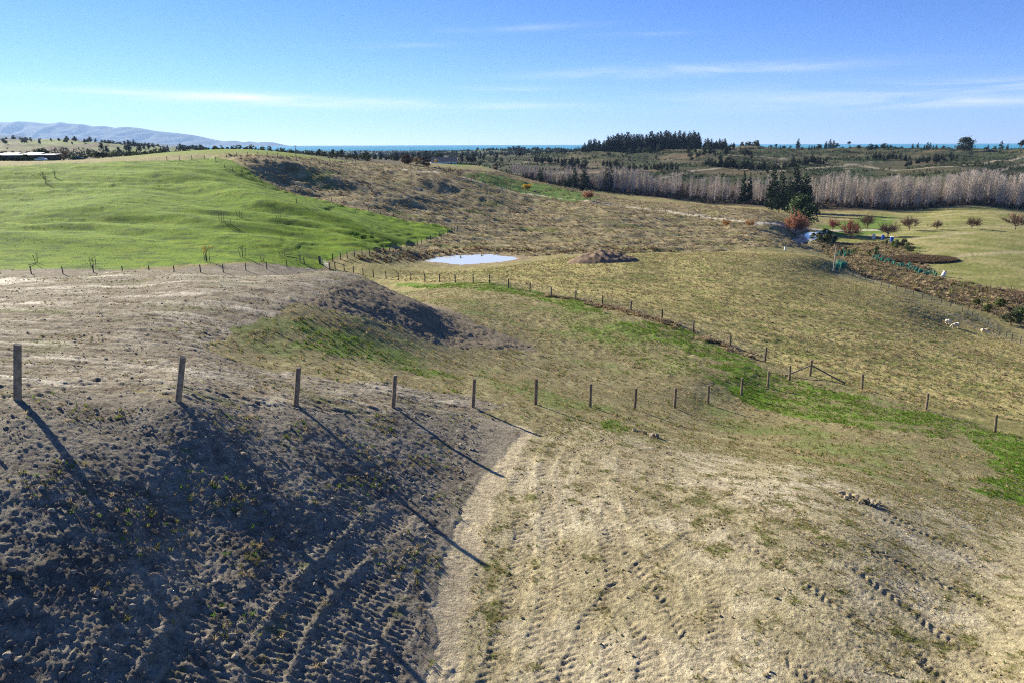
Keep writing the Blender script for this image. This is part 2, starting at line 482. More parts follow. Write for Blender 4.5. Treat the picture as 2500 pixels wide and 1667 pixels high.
# far land: rolling relief that grows with distance, hummocks of scrub
farw = sstep(430, 900, GY)
GZ += farw * (7.0 * n_far + np.minimum(GY, 3000) * 0.0009 * fb(240, 160, 4, 47, 0.5, 420, 9e+09) * 2.0) * (1 - 0.5 * sstep(1500, 4000, GY))
lowland = sstep(2200, 4200, GY)
GZ = np.where(GY > 2000, GZ - 0, GZ)

# micro relief
MIC = np.zeros_like(GX)
bil1 = np.abs(fb(0.55, 0.55, 4, 51, 0.6, 0, 45))
bil2 = np.abs(fb(0.2, 0.2, 2, 57, 0.6, 0, 35))
lump = fb(1.7, 1.7, 3, 61, 0.5, 0, 60)
bil3 = np.abs(fb(0.11, 0.11, 2, 58, .6, 0, 26))
MIC += BANK * sstep(.05, 1.0, dT) * (0.05 * lump + 0.04 * (bil1 - 0.2) + 0.032 * (bil2 - .2) + .042 * (bil3 - .2))
MIC += BANK2 * (0.12 * lump + 0.2 * (np.abs(n_fine) - 0.2))
streak = fb(1.6, 0.42, 4, 67, 0.6, 0, 75, skew=.15)
MIC += MUD * (1 - BANK) * (0.11 * streak + 0.07 * (bil1 - .2) + 0.05 * (bil2 - .2) + 0.04 * lump)
padn = fb(3, 3, 3, 73, 0.5, 0, 45)
MIC += PAD * (1 - SAND) * (0.03 * lump + 0.015 * (bil1 - .2) + 0.018 * (bil2 - .2) + .022 * (bil3 - .2))
MIC -= SAND * (1 - BANK) * 0.012
OTHER = (1 - np.clip(BANK + MUD + PAD + BANK2, 0, 1))
tuss = np.abs(fb(1.1, 1.1, 4, 81, 0.6, 20, 900))
gfar = sstep(28, 60, GY)
MIC += OTHER * (1 - GREENF) * gfar * (0.27 * (tuss - .2) + 0.06 * n_mid) * (1 - sstep(400, 900, GY))
MIC += (OTHER * (1 - gfar)) * (0.05 * lump + 0.06 * (bil1 - .2))
# sheep-track terracettes along the contours of the green field
terr = fb(16, 2.3, 4, 89, 0.62, 95, 260, skew=.04)
phs = GZ * 1.25 + 1.3 * fb(15, 9, 3, 87, .5, 95, 260) + 0.25 * n_mid
fr = phs - np.floor(phs)
stp = np.where(fr < .3, fr / .3, 1.0) - fr
stp2 = (lambda q: np.where(q < .3, q / .3, 1.0) - q)(phs * 2.3 + .7 - np.floor(phs * 2.3 + .7))
tpatch = sstep(-.25, .3, fb(30, 18, 3, 93, .5, 95, 260) + .15 * (GZ > -15))
tst = fb(26, 7, 4, 91, 0.6, 100, 260, ox=7)
MIC += GREENF * (0.24 * terr + 0.35 * tst + 0.04 * n_mid + (.34 * stp + .12 * stp2) * tpatch * (1 - .85 * sstep(.3, 1.3, FEAT))) * sstep(108, 135, GY)
MIC += BROWN * (0.55 * fb(3.6, 2.0, 4, 95, 0.7, 115, 420) + 0.9 * fb(14, 7, 3, 97, 0.5, 115, 420)) * sstep(125, 160, GY)
VALL2 = VALLEY * (1 - SWAMP)
MIC += SWAMP * 0.5 * fb(3, 3, 4, 99, .6, 100, 260)
# hummocky cleared slopes far right
MIC += farw * (1 - sstep(1500, 2500, GY)) * 2.2 * np.abs(fb(22, 16, 4, 103, .6, 400, 2600))

# wheel and track marks, with lugs
TR = np.zeros_like(GX); TRK = np.zeros_like(GX)


def track(pts, wdt=0.45, depth=0.05, lug=0.19, lugh=0.05, chev=0.7, seed=0):
    pl = wl(pts, dmax=60); lugh = min(lugh, .05)
    i1 = np.searchsorted(ROWY, min(45, pl[:, 1].max() + 1))
    i0 = np.searchsorted(ROWY, max(0, pl[:, 1].min() - 1))
    x = GX[i0:i1]; y = GY[i0:i1]
    j0 = np.searchsorted(UU, np.min(pl[:, 0] / pl[:, 1]) - .12); j1 = np.searchsorted(UU, np.max(pl[:, 0] / pl[:, 1]) + .12)
    x = x[:, j0:j1]; y = y[:, j0:j1]
    d, a, s = pl_dist(pl, x, y)
    d = np.abs(d + 0.08 * perlin(x / 1.1, y / 1.1, 200))
    keep = sstep(-0.7, 0.05, perlin(a / 1.7, a * 0 + seed * 7.7, 210) + .35 * perlin(x / .6, y / .6, 211))
    inn = 1 - sstep(wdt * .40, wdt * .58, d)
    L = np.sin(2 * math.pi * (a + chev * d + .05 * perlin(x / .3, y / .3, 212)) / lug)
    L = np.clip(L * 1.15, -1, 1)
    prof = inn * (-depth * .6 + lugh * 0.40 * L) + 0.014 * np.exp(-((d - wdt * .64) / (wdt * .16)) ** 2)
    amt = keep * (0.85 + 0.35 * perlin(x / .4, y / .4, 220))
    TR[i0:i1, j0:j1] += (prof * amt * 0.6).astype(f32)
    TRK[i0:i1, j0:j1] = np.maximum(TRK[i0:i1, j0:j1], inn * keep)


track([(1110, 1640), (1150, 1480), (1190, 1340), (1205, 1230), (1195, 1120), (1215, 1030), (1290, 962)], .55, .05, .22, .075, seed=1)
track([(1190, 1640), (1240, 1450), (1275, 1310), (1260, 1180), (1250, 1080), (1300, 1000)], .45, .04, .22, .06, seed=2)
track([(1290, 1640), (1345, 1450), (1400, 1370), (1480, 1300), (1600, 1230)], .5, .055, .2, .08, seed=3)
track([(1690, 1640), (1600, 1480), (1545, 1380), (1420, 1240), (1400, 1160)], .5, .05, .2, .075, seed=4)
track([(2420, 1640), (2250, 1500), (2090, 1395), (1950, 1290), (1790, 1190), (1640, 1120)], .55, .045, .2, .065, seed=5)
track([(2420, 1420), (2230, 1280), (2030, 1170), (1860, 1090), (1740, 1045)], .5, .04, .2, .055, seed=6)
track([(2300, 1640), (2120, 1500), (1980, 1430), (1850, 1330), (1700, 1240)], .5, .05, .2, .07, seed=7)
track([(1420, 1105), (1480, 1090), (1560, 1100), (1640, 1150)], .4, .06, .2, .05, seed=8)
track([(1900, 1640), (1870, 1560), (1790, 1500)], .5, .05, .2, .07, seed=9)
track([(1480, 1640), (1500, 1500), (1470, 1420)], .5, .05, .2, .07, seed=10)
track([(2420, 1240), (2250, 1190), (2080, 1130), (1900, 1075), (1700, 1030), (1500, 985)], .5, .04, .2, .05, seed=11)
for i in range(4):
    o_ = 95 * (i + 1)
    track([(1110 + 1.5 * o_, 1640), (1150 + 1.35 * o_, 1480), (1190 + 1.2 * o_, 1340), (1205 + 1.0 * o_, 1230), (1200 + .8 * o_, 1120), (1240 + .7 * o_, 1045), (1330 + .9 * o_, 1000 + .1 * o_)], .46, .015, .20, .055, seed=40 + i)
    track([(2480, 1640 - 1.5 * o_), (2280, 1500 - 1.2 * o_), (2090, 1395 - .95 * o_), (1930, 1290 - .65 * o_), (1770, 1195 - .45 * o_), (1640, 1130 - .3 * o_)], .46, .015, .20, .055, seed=50 + i)
# dozer cuts down the bank
for i, p in enumerate([[(440, 1640), (500, 1500), (600, 1360), (720, 1230), (860, 1130)], [(580, 1640), (640, 1480), (720, 1350), (840, 1240), (930, 1180)],
                       [(690, 1640), (730, 1500), (800, 1380), (880, 1300)], [(790, 1640), (810, 1520), (850, 1420), (920, 1320)], [(880, 1640), (890, 1520), (920, 1420)],
                       [(330, 1640), (380, 1530), (470, 1400), (560, 1300)], [(200, 1640), (260, 1520), (330, 1420)]]):
    track(p, .55, .06, .16, .05, 0.0, seed=20 + i)
track([(20, 890), (150, 884), (270, 868), (370, 845), (410, 830)], .5, .09, .25, .06, seed=30)
track([(600, 865), (612, 900), (600, 960)], .35, .08, .2, .06, seed=31)
track([(515, 850), (522, 880)], .3, .06, .2, .05, seed=32)
track([(960, 850), (1180, 940), (1300, 965)], .5, .05, .25, .05, seed=33)
MIC += TR * (1 - SAND * 0.9)
GZ += MIC

# dug holes by the clod heaps
HOLES = [hit_macro(1950, 1137), hit_macro(1478, 992)]
for (hx, hy), rr, dp in zip(HOLES, (0.24, 0.2), (0.5, 0.3)):
    d = np.hypot(GX - hx, GY - hy)
    GZ -= dp * (1 - sstep(rr * .75, rr * 1.1, d))

# gravel drive, farm tracks
DRIVE_PX = [(930, 395), (1010, 398), (1085, 418), (1130, 432), (1230, 449), (1330, 461), (1450, 476), (1560, 490), (1650, 503), (1740, 515), (1850, 524), (1960, 529), (2050, 528)]
DRIVE = wl(DRIVE_PX, dmin=200)
dD, aD, sD = pl_dist(DRIVE, GX, GY, (190, 480))
DRV = 1 - sstep(1.3, 2.0, dD + 0.5 * n_mid)
FARM = wl([(2050, 528), (2130, 527), (2200, 524), (2352, 523), (2600, 520)], dmin=200)
dF, aF, sF = pl_dist(FARM, GX, GY, (190, 480))
FRM = (1 - sstep(1.0, 2.2, dF + 0.8 * n_mid)) * 0.6
FTRK = [wl([(2040, 560), (2140, 545), (2230, 535)], dmin=180), wl([(2030, 505), (2180, 493), (2352, 490)], dmin=240), wl([(1920, 632), (2050, 676), (2200, 727), (2352, 790)], dmin=100),
        wl([(2140, 600), (2230, 585), (2352, 580)], dmin=150)]
RIDGETRK = [wl([(1500, 415), (1600, 392), (1660, 385), (1740, 391), (1790, 395), (1850, 388), (1960, 380), (2060, 392), (2180, 385), (2352, 360)], dmin=440),
            wl([(1180, 400), (1300, 397), (1380, 396), (1440, 395), (1400, 405)], dmin=440), wl([(1600, 350), (1800, 366), (2000, 372)], dmin=440), wl([(2180, 410), (2260, 398), (2352, 380)], dmin=440)]

# ------------------------------------------------------------------ cover colours (soil and grass colours, with painted shading in the green field's streaks)
def mixc3(C, col, m):
    return C * (1 - m[..., None]) + np.asarray(col, f32) * m[..., None]


C = np.zeros(GX.shape + (3,), f32)
C[:] = (0.20, 0.185, 0.075)
# dry/green mosaic for open grass
dry = sstep(-0.25, 0.3, n_mid * .7 + n_big * .6 + 0.35 * n_fine)
C = mixc3(C, (0.35, 0.30, 0.145), dry * 0.75)
C = mixc3(C, (0.42, 0.36, 0.155), PASTURE * dry * 0.75)
C = mixc3(C, (0.15, 0.19, 0.04), PASTURE * sstep(0.05, 0.4, fb(6, 3, 4, 113, 0.5, 40, 220)) * 0.6)
C = mixc3(C, (0.17, 0.20, 0.045), VALL2 * 0.65)
C = mixc3(C, (0.34, 0.30, 0.14), VALL2 * sstep(-0.25, 0.35, fb(14, 10, 4, 117, 0.5, 120, 420)) * .8)
C = mixc3(C, (0.11, 0.20, 0.03), VGREEN * .8)
bt = sstep(-0.3, 0.35, fb(5, 4, 4, 121, .6, 110, 420))
C = mixc3(C, (0.36, 0.30, 0.17), BROWN)
C = mixc3(C, (0.15, 0.125, 0.065), BROWN * (1 - bt) * .85)
C = mixc3(C, (0.09, 0.075, 0.045), BROWN * sstep(.15, .45, fb(4, 1.6, 3, 122, .6, 110, 420)) * .5)
C = mixc3(C, (0.13, 0.17, 0.035), BROWN * sstep(0.1, 0.4, fb(18, 8, 4, 123, 0.5, 110, 420)) * .6)
C = mixc3(C, (0.10, 0.21, 0.03), HOUSEGREEN * 0.9)
C = mixc3(C, (0.12, 0.24, 0.03), LAWN)
gv = fb(7, 3, 4, 127, .6, 90, 260)
C = mixc3(C, (0.145, 0.25, 0.012), GREENF)
C = mixc3(C, (0.22, 0.27, 0.025), GREENF * sstep(0.0, 0.5, gv) * .6)
C = mixc3(C, (0.075, 0.135, 0.018), GREENF * sstep(0.0, 0.45, -gv) * .6)
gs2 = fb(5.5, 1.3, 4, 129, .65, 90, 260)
C = mixc3(C, (0.05, 0.10, 0.012), GREENF * sstep(.0, .3, gs2) * .8)  # dark streaks: grass-row shading put into the colour, along with real grass variation
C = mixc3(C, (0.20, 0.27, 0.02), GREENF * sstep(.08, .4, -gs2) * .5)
C = mixc3(C, (0.13, 0.10, 0.06), SWAMP * .8)
C = mixc3(C, (0.10, 0.12, 0.04), SWAMP * sstep(0, .4, fb(7, 7, 4, 131, 0.5, 100, 260)) * .8)
swale = np.clip(OTHER * (1 - PASTURE) * (GY < 90) * (1 - GREENF), 0, 1)
C = mixc3(C, (0.22, 0.19, 0.10), swale * 0.9)
C = mixc3(C, (0.37, 0.33, 0.18), swale * sstep(0.0, 0.3, n_fine * .5 + n_mid * .6) * .75)
C = mixc3(C, (0.10, 0.16, 0.03), swale * sstep(0.05, 0.35, n_mid * .5 + n_big * .8) * .6)
C = mixc3(C, (0.235, 0.205, 0.15), MUD)
C = mixc3(C, (0.36, 0.325, 0.255), MUD * sstep(-.05, .35, streak * .6 + n_mid * .5) * .9)
C = mixc3(C, (0.15, 0.115, 0.08), MUD * sstep(0.05, .3, -streak * .6 + n_fine * .5 - .1 * n_mid) * .9)
C = mixc3(C, (0.13, 0.15, 0.05), MUD * sstep(0.15, .45, fb(5, 2.2, 4, 137, 0.5, 0, 70)) * .55)
C = mixc3(C, (0.355, 0.31, 0.19), PAD)
C = mixc3(C, (0.47, 0.415, 0.29), PAD * sstep(.0, .3, padn + .25 * n_mid) * .85)
pg = fb(0.75, 0.75, 5, 141, .72, 0, 45) * 1.0 + .22 * fb(5, 5, 3, 143, 0.5, 0, 45) - .1 * padn
C = mixc3(C, (0.20, 0.165, 0.085), PAD * sstep(.0, .34, pg) * .75)
C = mixc3(C, (0.12, 0.14, 0.04), PAD * sstep(0.12, .42, pg + .3 * n_fine) * .8)
C = mixc3(C, (0.27, 0.22, 0.14), PAD * TRK * .35)
edge_g = 1 - sstep(0.5, 5.0, pl_dist(wl([(1290, 960), (1600, 1005), (1800, 1045), (2000, 1095), (2200, 1140), (2400, 1180)]), GX, GY, (0, 60))[0])
C = mixc3(C, (0.16, 0.175, 0.05), PAD * edge_g * sstep(-.05, .3, .6 * n_mid + .8 * n_fine) * .7)
C = mixc3(C, (0.20, 0.165, 0.115), BANK2)
C = mixc3(C, (0.25, 0.222, 0.172), BANK)
C = mixc3(C, (0.12, 0.10, 0.08), BANK * sstep(-.1, .35, n_mid * .6 + n_fine * .5) * .8)
C = mixc3(C, (0.13, 0.16, 0.04), BANK * sstep(.3, .55, fb(1.0, 1.0, 4, 151, .65, 0, 30)) * .6)
gg = sstep(-.2, .2, n_mid * .7 + n_fine * .6 + n_big * .4 + .06)
C = mixc3(C, (0.105, 0.20, 0.016), GREENS * gg * .92)
C = mixc3(C, (0.46, 0.39, 0.26), SAND * (1 - BANK * .9))
C = mixc3(C, (0.27, 0.21, 0.14), PONDK * .85)
for t in FTRK:
    d = pl_dist(t, GX, GY, (90, 480))[0]
    C = mixc3(C, (0.42, 0.36, 0.23), (1 - sstep(.7, 2.6, d + n_mid)) * .6)
C = mixc3(C, (0.52, 0.47, 0.37), DRV)
C = mixc3(C, (0.42, 0.36, 0.24), FRM)
# far country: rough grass, scrub, plantation, bare tracks
fs = fb(75, 45, 5, 161, .6, 420, 9e+09)
FAR = sstep(425, 480, GY) * (1 - BROWN) * (1 - LAWN) * (1 - (GU < -.22) * (1 - farw))
C = mixc3(C, (0.075, 0.072, 0.038), FAR)
C = mixc3(C, (0.045, 0.065, 0.03), FAR * sstep(-.15, .15, fs) * .85)
C = mixc3(C, (0.15, 0.115, 0.07), FAR * sstep(.1, .35, fb(110, 60, 5, 165, .6, 420, 9e+09)) * .8)
C = mixc3(C, (0.36, 0.31, 0.24), FAR * sstep(.28, .5, fb(30, 18, 5, 167, .7, 420, 4000)) * .6)
LEFTB = (1 - sstep(-.22, -.08, GU)) * sstep(236, 262, GY) * (1 - sstep(800, 1200, GY)) * (1 - BROWN)
C = mixc3(C, (0.085, 0.07, 0.05), LEFTB * sstep(285, 320, GY))
C = mixc3(C, (0.06, 0.065, 0.04), LEFTB * sstep(285, 320, GY) * sstep(.0, .3, fb(40, 30, 4, 169, .6, 230, 1300)) * .8)
C = mixc3(C, (0.16, 0.22, 0.03), LEFTB * (1 - sstep(285, 315, GY)))
leftf = (1 - sstep(-0.28, -0.12, GU)) * sstep(420, 800, GY)
C = mixc3(C, (0.105, 0.165, 0.035), leftf * sstep(-.15, .15, fb(130, 110, 4, 171, 0.5, 300, 9e+09)) * .9)
for t in RIDGETRK:
    d = pl_dist(t, GX, GY, (420, 1500))[0]
    C = mixc3(C, (0.33, 0.29, 0.22), (1 - sstep(1.5, 4.5, d + 2 * n_mid)) * .8)
vf = sstep(1200, 2500, GY)
C = mixc3(C, (0.05, 0.075, 0.04), vf * .7)
C = mixc3(C, (0.16, 0.19, 0.06), vf * sstep(.1, .3, fb(260, 260, 3, 175, 0.5, 1100, 9e+09)) * .8)

# leaf litter under the poplar belt
POPF = soft_poly([(1150, 395), (1300, 420), (1500, 455), (1760, 478), (1960, 485), (2100, 482), (2800, 478), (2800, 440), (2352, 440), (1900, 430), (1600, 425), (1300, 405)], 4, 10, 30, dmin=365)
C = mixc3(C, (0.10, 0.075, 0.05), POPF * .85)
WET = (MUD * sstep(.05, .4, fb(7, 1.6, 4, 181, 0.5, 0, 70) + .15 * streak) * .45).astype(f32)


def grid_mesh(name, X, Y, Z, attrs):
    nv, nu = X.shape
    me = bpy.data.meshes.new(name)
    co = np.stack([X, Y, Z], -1).reshape(-1, 3).astype(f32)
    i = np.arange(nv * nu, dtype=np.int32).reshape(nv, nu)
    q = np.stack([i[:-1, :-1], i[:-1, 1:], i[1:, 1:], i[1:, :-1]], -1).reshape(-1, 4)
    nf = len(q)
    me.vertices.add(len(co)); me.vertices.foreach_set('co', co.ravel())
    me.loops.add(nf * 4); me.loops.foreach_set('vertex_index', q.ravel().astype(np.int32))
    me.polygons.add(nf)
    me.polygons.foreach_set('loop_start', np.arange(0, nf * 4, 4, dtype=np.int32))
    me.polygons.foreach_set('use_smooth', np.ones(nf, bool))
    me.update()
    for k, v in attrs.items():
        if v.ndim == 3:
            a = me.attributes.new(k, 'FLOAT_COLOR', 'POINT')
            a.data.foreach_set('color', np.concatenate([v, np.ones(v.shape[:2] + (1,), f32)], -1).astype(f32).ravel())
        else:
            a = me.attributes.new(k, 'FLOAT', 'POINT')
            a.data.foreach_set('value', v.astype(f32).ravel())
    return me


def link(o):
    COL.objects.link(o); return o


def tag(o, label=None, cat=None, group=None, kind=None):
    if label: o['label'] = label
    if cat: o['category'] = cat
    if group: o['group'] = group
    if kind: o['kind'] = kind
    return o


# ground material: cover colour with fine grain and fine relief
def new_mat(name):
    m = bpy.data.materials.new(name); m.use_nodes = True
    t = m.node_tree; t.nodes.clear()
    o = N(t, 'ShaderNodeOutputMaterial'); b = N(t, 'ShaderNodeBsdfPrincipled')
    t.links.new(b.outputs[0], o.inputs['Surface'])
    return m, t, b


mg, t, b = new_mat('ground')
at = N(t, 'ShaderNodeAttribute', attribute_name='cover')
wt = N(t, 'ShaderNodeAttribute', attribute_name='wet')
geo = N(t, 'ShaderNodeNewGeometry')
na = N(t, 'ShaderNodeTexNoise'); na.inputs['Scale'].default_value = 5.5; na.inputs['Detail'].default_value = 6; na.inputs['Roughness'].default_value = .7
nb = N(t, 'ShaderNodeTexNoise'); nb.inputs['Scale'].default_value = 0.9; nb.inputs['Detail'].default_value = 5; nb.inputs['Roughness'].default_value = .65
for n in (na, nb):
    t.links.new(geo.outputs['Position'], n.inputs['Vector'])
mr = N(t, 'ShaderNodeMapRange'); mr.inputs[1].default_value = .3; mr.inputs[2].default_value = .7; mr.inputs[3].default_value = .5; mr.inputs[4].default_value = 1.45
t.links.new(na.outputs['Fac'], mr.inputs[0])
mr2 = N(t, 'ShaderNodeMapRange'); mr2.inputs[1].default_value = .3; mr2.inputs[2].default_value = .7; mr2.inputs[3].default_value = .8; mr2.inputs[4].default_value = 1.2
t.links.new(nb.outputs['Fac'], mr2.inputs[0])
mm = N(t, 'ShaderNodeMath', operation='MULTIPLY'); t.links.new(mr.outputs[0], mm.inputs[0]); t.links.new(mr2.outputs[0], mm.inputs[1])
vm = N(t, 'ShaderNodeVectorMath', operation='SCALE'); t.links.new(at.outputs['Color'], vm.inputs[0]); t.links.new(mm.outputs[0], vm.inputs['Scale'])
t.links.new(vm.outputs[0], b.inputs['Base Color'])
rr_ = N(t, 'ShaderNodeMapRange'); rr_.inputs[3].default_value = .95; rr_.inputs[4].default_value = .42
t.links.new(wt.outputs['Fac'], rr_.inputs[0]); t.links.new(rr_.outputs[0], b.inputs['Roughness'])
sp = N(t, 'ShaderNodeMapRange'); sp.inputs[3].default_value = .08; sp.inputs[4].default_value = .5
t.links.new(wt.outputs['Fac'], sp.inputs[0]); t.links.new(sp.outputs[0], b.inputs['Specular IOR Level'])
nc = N(t, 'ShaderNodeTexNoise'); nc.inputs['Scale'].default_value = 14; nc.inputs['Detail'].default_value = 5; nc.inputs['Roughness'].default_value = .7
t.links.new(geo.outputs['Position'], nc.inputs['Vector'])
bp = N(t, 'ShaderNodeBump'); bp.inputs['Strength'].default_value = .95; bp.inputs['Distance'].default_value = .085
t.links.new(nc.outputs['Fac'], bp.inputs['Height']); t.links.new(bp.outputs[0], b.inputs['Normal'])

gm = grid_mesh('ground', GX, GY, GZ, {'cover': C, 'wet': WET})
gm.materials.append(mg)
ground = link(bpy.data.objects.new('ground', gm)); tag(ground, kind='structure')


def ground_z(x, y):
    x = np.asarray(x, float); y = np.asarray(y, float)
    u = np.clip(x / y, UU[0], UU[-1]); v = np.log(np.maximum(y, 4.6))
    fu = np.clip(np.interp(u, UU, np.arange(NU)), 0, NU - 1.001)
    iv = np.clip(np.searchsorted(VV, v, side='right') - 1, 0, NV - 2)
    b_ = np.clip((v - VV[iv]) / (VV[iv + 1] - VV[iv]), 0, 1)
    iu = fu.astype(int); a_ = fu - iu
    return (GZ[iv, iu] * (1 - a_) + GZ[iv, iu + 1] * a_) * (1 - b_) + (GZ[iv + 1, iu] * (1 - a_) + GZ[iv + 1, iu + 1] * a_) * b_


def samp(G, x, y):
    u = np.clip(x / y, UU[0], UU[-1]); v = np.log(np.maximum(y, 4.6))
    iu = np.clip(np.round(np.interp(u, UU, np.arange(NU))), 0, NU - 1).astype(int)
    iv = np.clip(np.searchsorted(VV, v), 0, NV - 1)
    return G[iv, iu]


def hit(dx, dy, dmin=6, dmax=8000, D=None):
    """where the photograph's point (dx, dy) lies on the built ground"""
    r = ray(dx, dy)
    if D is not None:
        return Vector((r[0] * D, D, float(ground_z(r[0] * D, D))))
    Y = np.exp(np.linspace(math.log(dmin), math.log(dmax), 5000))
    g = ground_z(r[0] * Y, Y) - r[2] * Y
    k = int(np.argmax(g > 0))
    if g[k] <= 0:
        k = int(np.argmin(np.abs(g)))
    return Vector((r[0] * Y[k], Y[k], float(ground_z(r[0] * Y[k], Y[k]))))


# ------------------------------------------------------------------ simple materials
def mat(name, col, rough=.9, var=.25, scale=3.0, spec=.2, bump=0.0, coords='Object', metal=0.0, trans=0.0, rand=0.0):
    m, t, b = new_mat(name)
    tcn = N(t, 'ShaderNodeTexCoord')
    n = N(t, 'ShaderNodeTexNoise'); n.inputs['Scale'].default_value = scale; n.inputs['Detail'].default_value = 5
    t.links.new(tcn.outputs[coords], n.inputs['Vector'])
    r_ = N(t, 'ShaderNodeMapRange'); r_.inputs[1].default_value = .3; r_.inputs[2].default_value = .7; r_.inputs[3].default_value = 1 - var; r_.inputs[4].default_value = 1 + var
    t.links.new(n.outputs['Fac'], r_.inputs[0])
    v = N(t, 'ShaderNodeVectorMath', operation='SCALE'); v.inputs[0].default_value = col
    src = r_.outputs[0]
    if rand:
        oi = N(t, 'ShaderNodeObjectInfo')
        r2 = N(t, 'ShaderNodeMapRange'); r2.inputs[3].default_value = 1 - rand; r2.inputs[4].default_value = 1 + rand
        t.links.new(oi.outputs['Random'], r2.inputs[0])
        m2 = N(t, 'ShaderNodeMath', operation='MULTIPLY'); t.links.new(src, m2.inputs[0]); t.links.new(r2.outputs[0], m2.inputs[1]); src = m2.outputs[0]
    t.links.new(src, v.inputs['Scale'])
    t.links.new(v.outputs[0], b.inputs['Base Color'])
    b.inputs['Roughness'].default_value = rough
    b.inputs['Specular IOR Level'].default_value = spec
    b.inputs['Metallic'].default_value = metal
    if bump:
        bp = N(t, 'ShaderNodeBump'); bp.inputs['Strength'].default_value = .6; bp.inputs['Distance'].default_value = bump
        t.links.new(n.outputs['Fac'], bp.inputs['Height']); t.links.new(bp.outputs[0], b.inputs['Normal'])
    if trans:
        tr = N(t, 'ShaderNodeBsdfTranslucent'); t.links.new(v.outputs[0], tr.inputs['Color'])
        mx = N(t, 'ShaderNodeMixShader'); mx.inputs[0].default_value = trans
        o = [q for q in t.nodes if q.type == 'OUTPUT_MATERIAL'][0]
        t.links.new(b.outputs[0], mx.inputs[1]); t.links.new(tr.outputs[0], mx.inputs[2]); t.links.new(mx.outputs[0], o.inputs['Surface'])
    return m


def mesh_from(name, verts, faces, m=None, smooth=False):
    me = bpy.data.meshes.new(name)
    me.from_pydata([tuple(map(float, v)) for v in verts], [], [tuple(map(int, f)) for f in faces])
    me.update()
    if smooth:
        me.polygons.foreach_set('use_smooth', np.ones(len(me.polygons), bool))
    if m: me.materials.append(m)
    return me


# ------------------------------------------------------------------ sea, far mountains, haze
SEA_Z = -45.0
msea, t, b = new_mat('sea_water')
geo = N(t, 'ShaderNodeNewGeometry')
mpn = N(t, 'ShaderNodeMapping'); mpn.inputs['Scale'].default_value = (.00012, .0011, 1)
t.links.new(geo.outputs['Position'], mpn.inputs[0])
n = N(t, 'ShaderNodeTexNoise'); n.inputs['Scale'].default_value = 1.6; n.inputs['Detail'].default_value = 4
t.links.new(mpn.outputs[0], n.inputs['Vector'])
rp = N(t, 'ShaderNodeValToRGB')
rp.color_ramp.elements[0].position = .35; rp.color_ramp.elements[0].color = (.012, .19, .33, 1)
rp.color_ramp.elements[1].position = .7; rp.color_ramp.elements[1].color = (.025, .28, .42, 1)
t.links.new(n.outputs['Fac'], rp.inputs[0]); t.links.new(rp.outputs[0], b.inputs['Base Color'])
b.inputs['Roughness'].default_value = .8; b.inputs['Specular IOR Level'].default_value = .02
sv = [(-30000, 3000, SEA_Z), (30000, 3000, SEA_Z), (30000, 22000, SEA_Z), (-30000, 22000, SEA_Z)]
sea = link(bpy.data.objects.new('sea', mesh_from('sea', sv, [(0, 1, 2, 3)], msea))); tag(sea, kind='structure')

mmt = mat('mountain_bush', (.035, .05, .045), .95, .3, .0012, .1)


def range_mesh(name, crest, D, depth, base, seed, amp):
    cx = [c[0] for c in crest]
    n = 260
    dxs = np.linspace(cx[0], cx[-1], n)
    dys = np.interp(dxs, cx, [c[1] for c in crest])
    r = ray(dxs, dys)
    X = r[0] * D; H = r[2] * D - base
    H = np.maximum(H, 4)
    K = 40
    t_ = np.linspace(-1, 1, K)[:, None]
    prof = np.clip(1 - np.abs(t_) ** 1.15, 0, 1)
    xx = np.repeat(X[None], K, 0); yy = D + t_ * depth * (0.35 + 0.65 * np.clip(H / H.max(), 0, 1))[None]
    rid = 1 - np.abs(fbm(xx / 900, yy / 1500, 4, seed, .55)) * amp * (1 - prof ** 3)
    zz = base - 2 + H[None] * prof * rid
    me = grid_mesh(name, xx, yy, zz, {})
    me.materials.append(mmt)
    return tag(link(bpy.data.objects.new(name, me)), kind='structure')


range_mesh('mountain_range', [(-900, 275), (-600, 268), (-300, 276), (-120, 272), (0, 279.5), (25, 280.5), (45, 278), (80, 280), (95, 282.5), (120, 282), (140, 279.5), (155, 283), (185, 284), (210, 289.5), (240, 289), (265, 293), (290, 290.5), (320, 294), (360, 301), (400, 305), (440, 309.5), (480, 318), (512, 325), (535, 323), (560, 327), (575, 325), (592, 328), (606, 326), (630, 327.5), (642, 332), (652, 336.5)], 19000, 2600, SEA_Z, 301, 1.1)
range_mesh('foothills', [(-700, 300), (-300, 305), (0, 311), (40, 310), (70, 317), (120, 321), (180, 324), (240, 325.5), (330, 328), (420, 333)], 9500, 900, SEA_Z, 307, .8)

hz_m = bpy.data.materials.new('haze_air'); hz_m.use_nodes = True
t = hz_m.node_tree; t.nodes.clear()
ho = N(t, 'ShaderNodeOutputMaterial'); pv = N(t, 'ShaderNodeVolumePrincipled')
pv.inputs['Color'].default_value = (.36, .57, .95, 1); pv.inputs['Density'].default_value = 3.8e-5; pv.inputs['Anisotropy'].default_value = 0.15
t.links.new(pv.outputs[0], ho.inputs['Volume'])
x0, x1, y0, y1, z0, z1 = -32000, 32000, -200, 23000, -56, 800
hv = [(x0, y0, z0), (x1, y0, z0), (x1, y1, z0), (x0, y1, z0), (x0, y0, z1), (x1, y0, z1), (x1, y1, z1), (x0, y1, z1)]
hf = [(0, 3, 2, 1), (4, 5, 6, 7), (0, 1, 5, 4), (1, 2, 6, 5), (2, 3, 7, 6), (3, 0, 4, 7)]
haze = link(bpy.data.objects.new('haze', mesh_from('haze', hv, hf, hz_m))); tag(haze, kind='stuff')

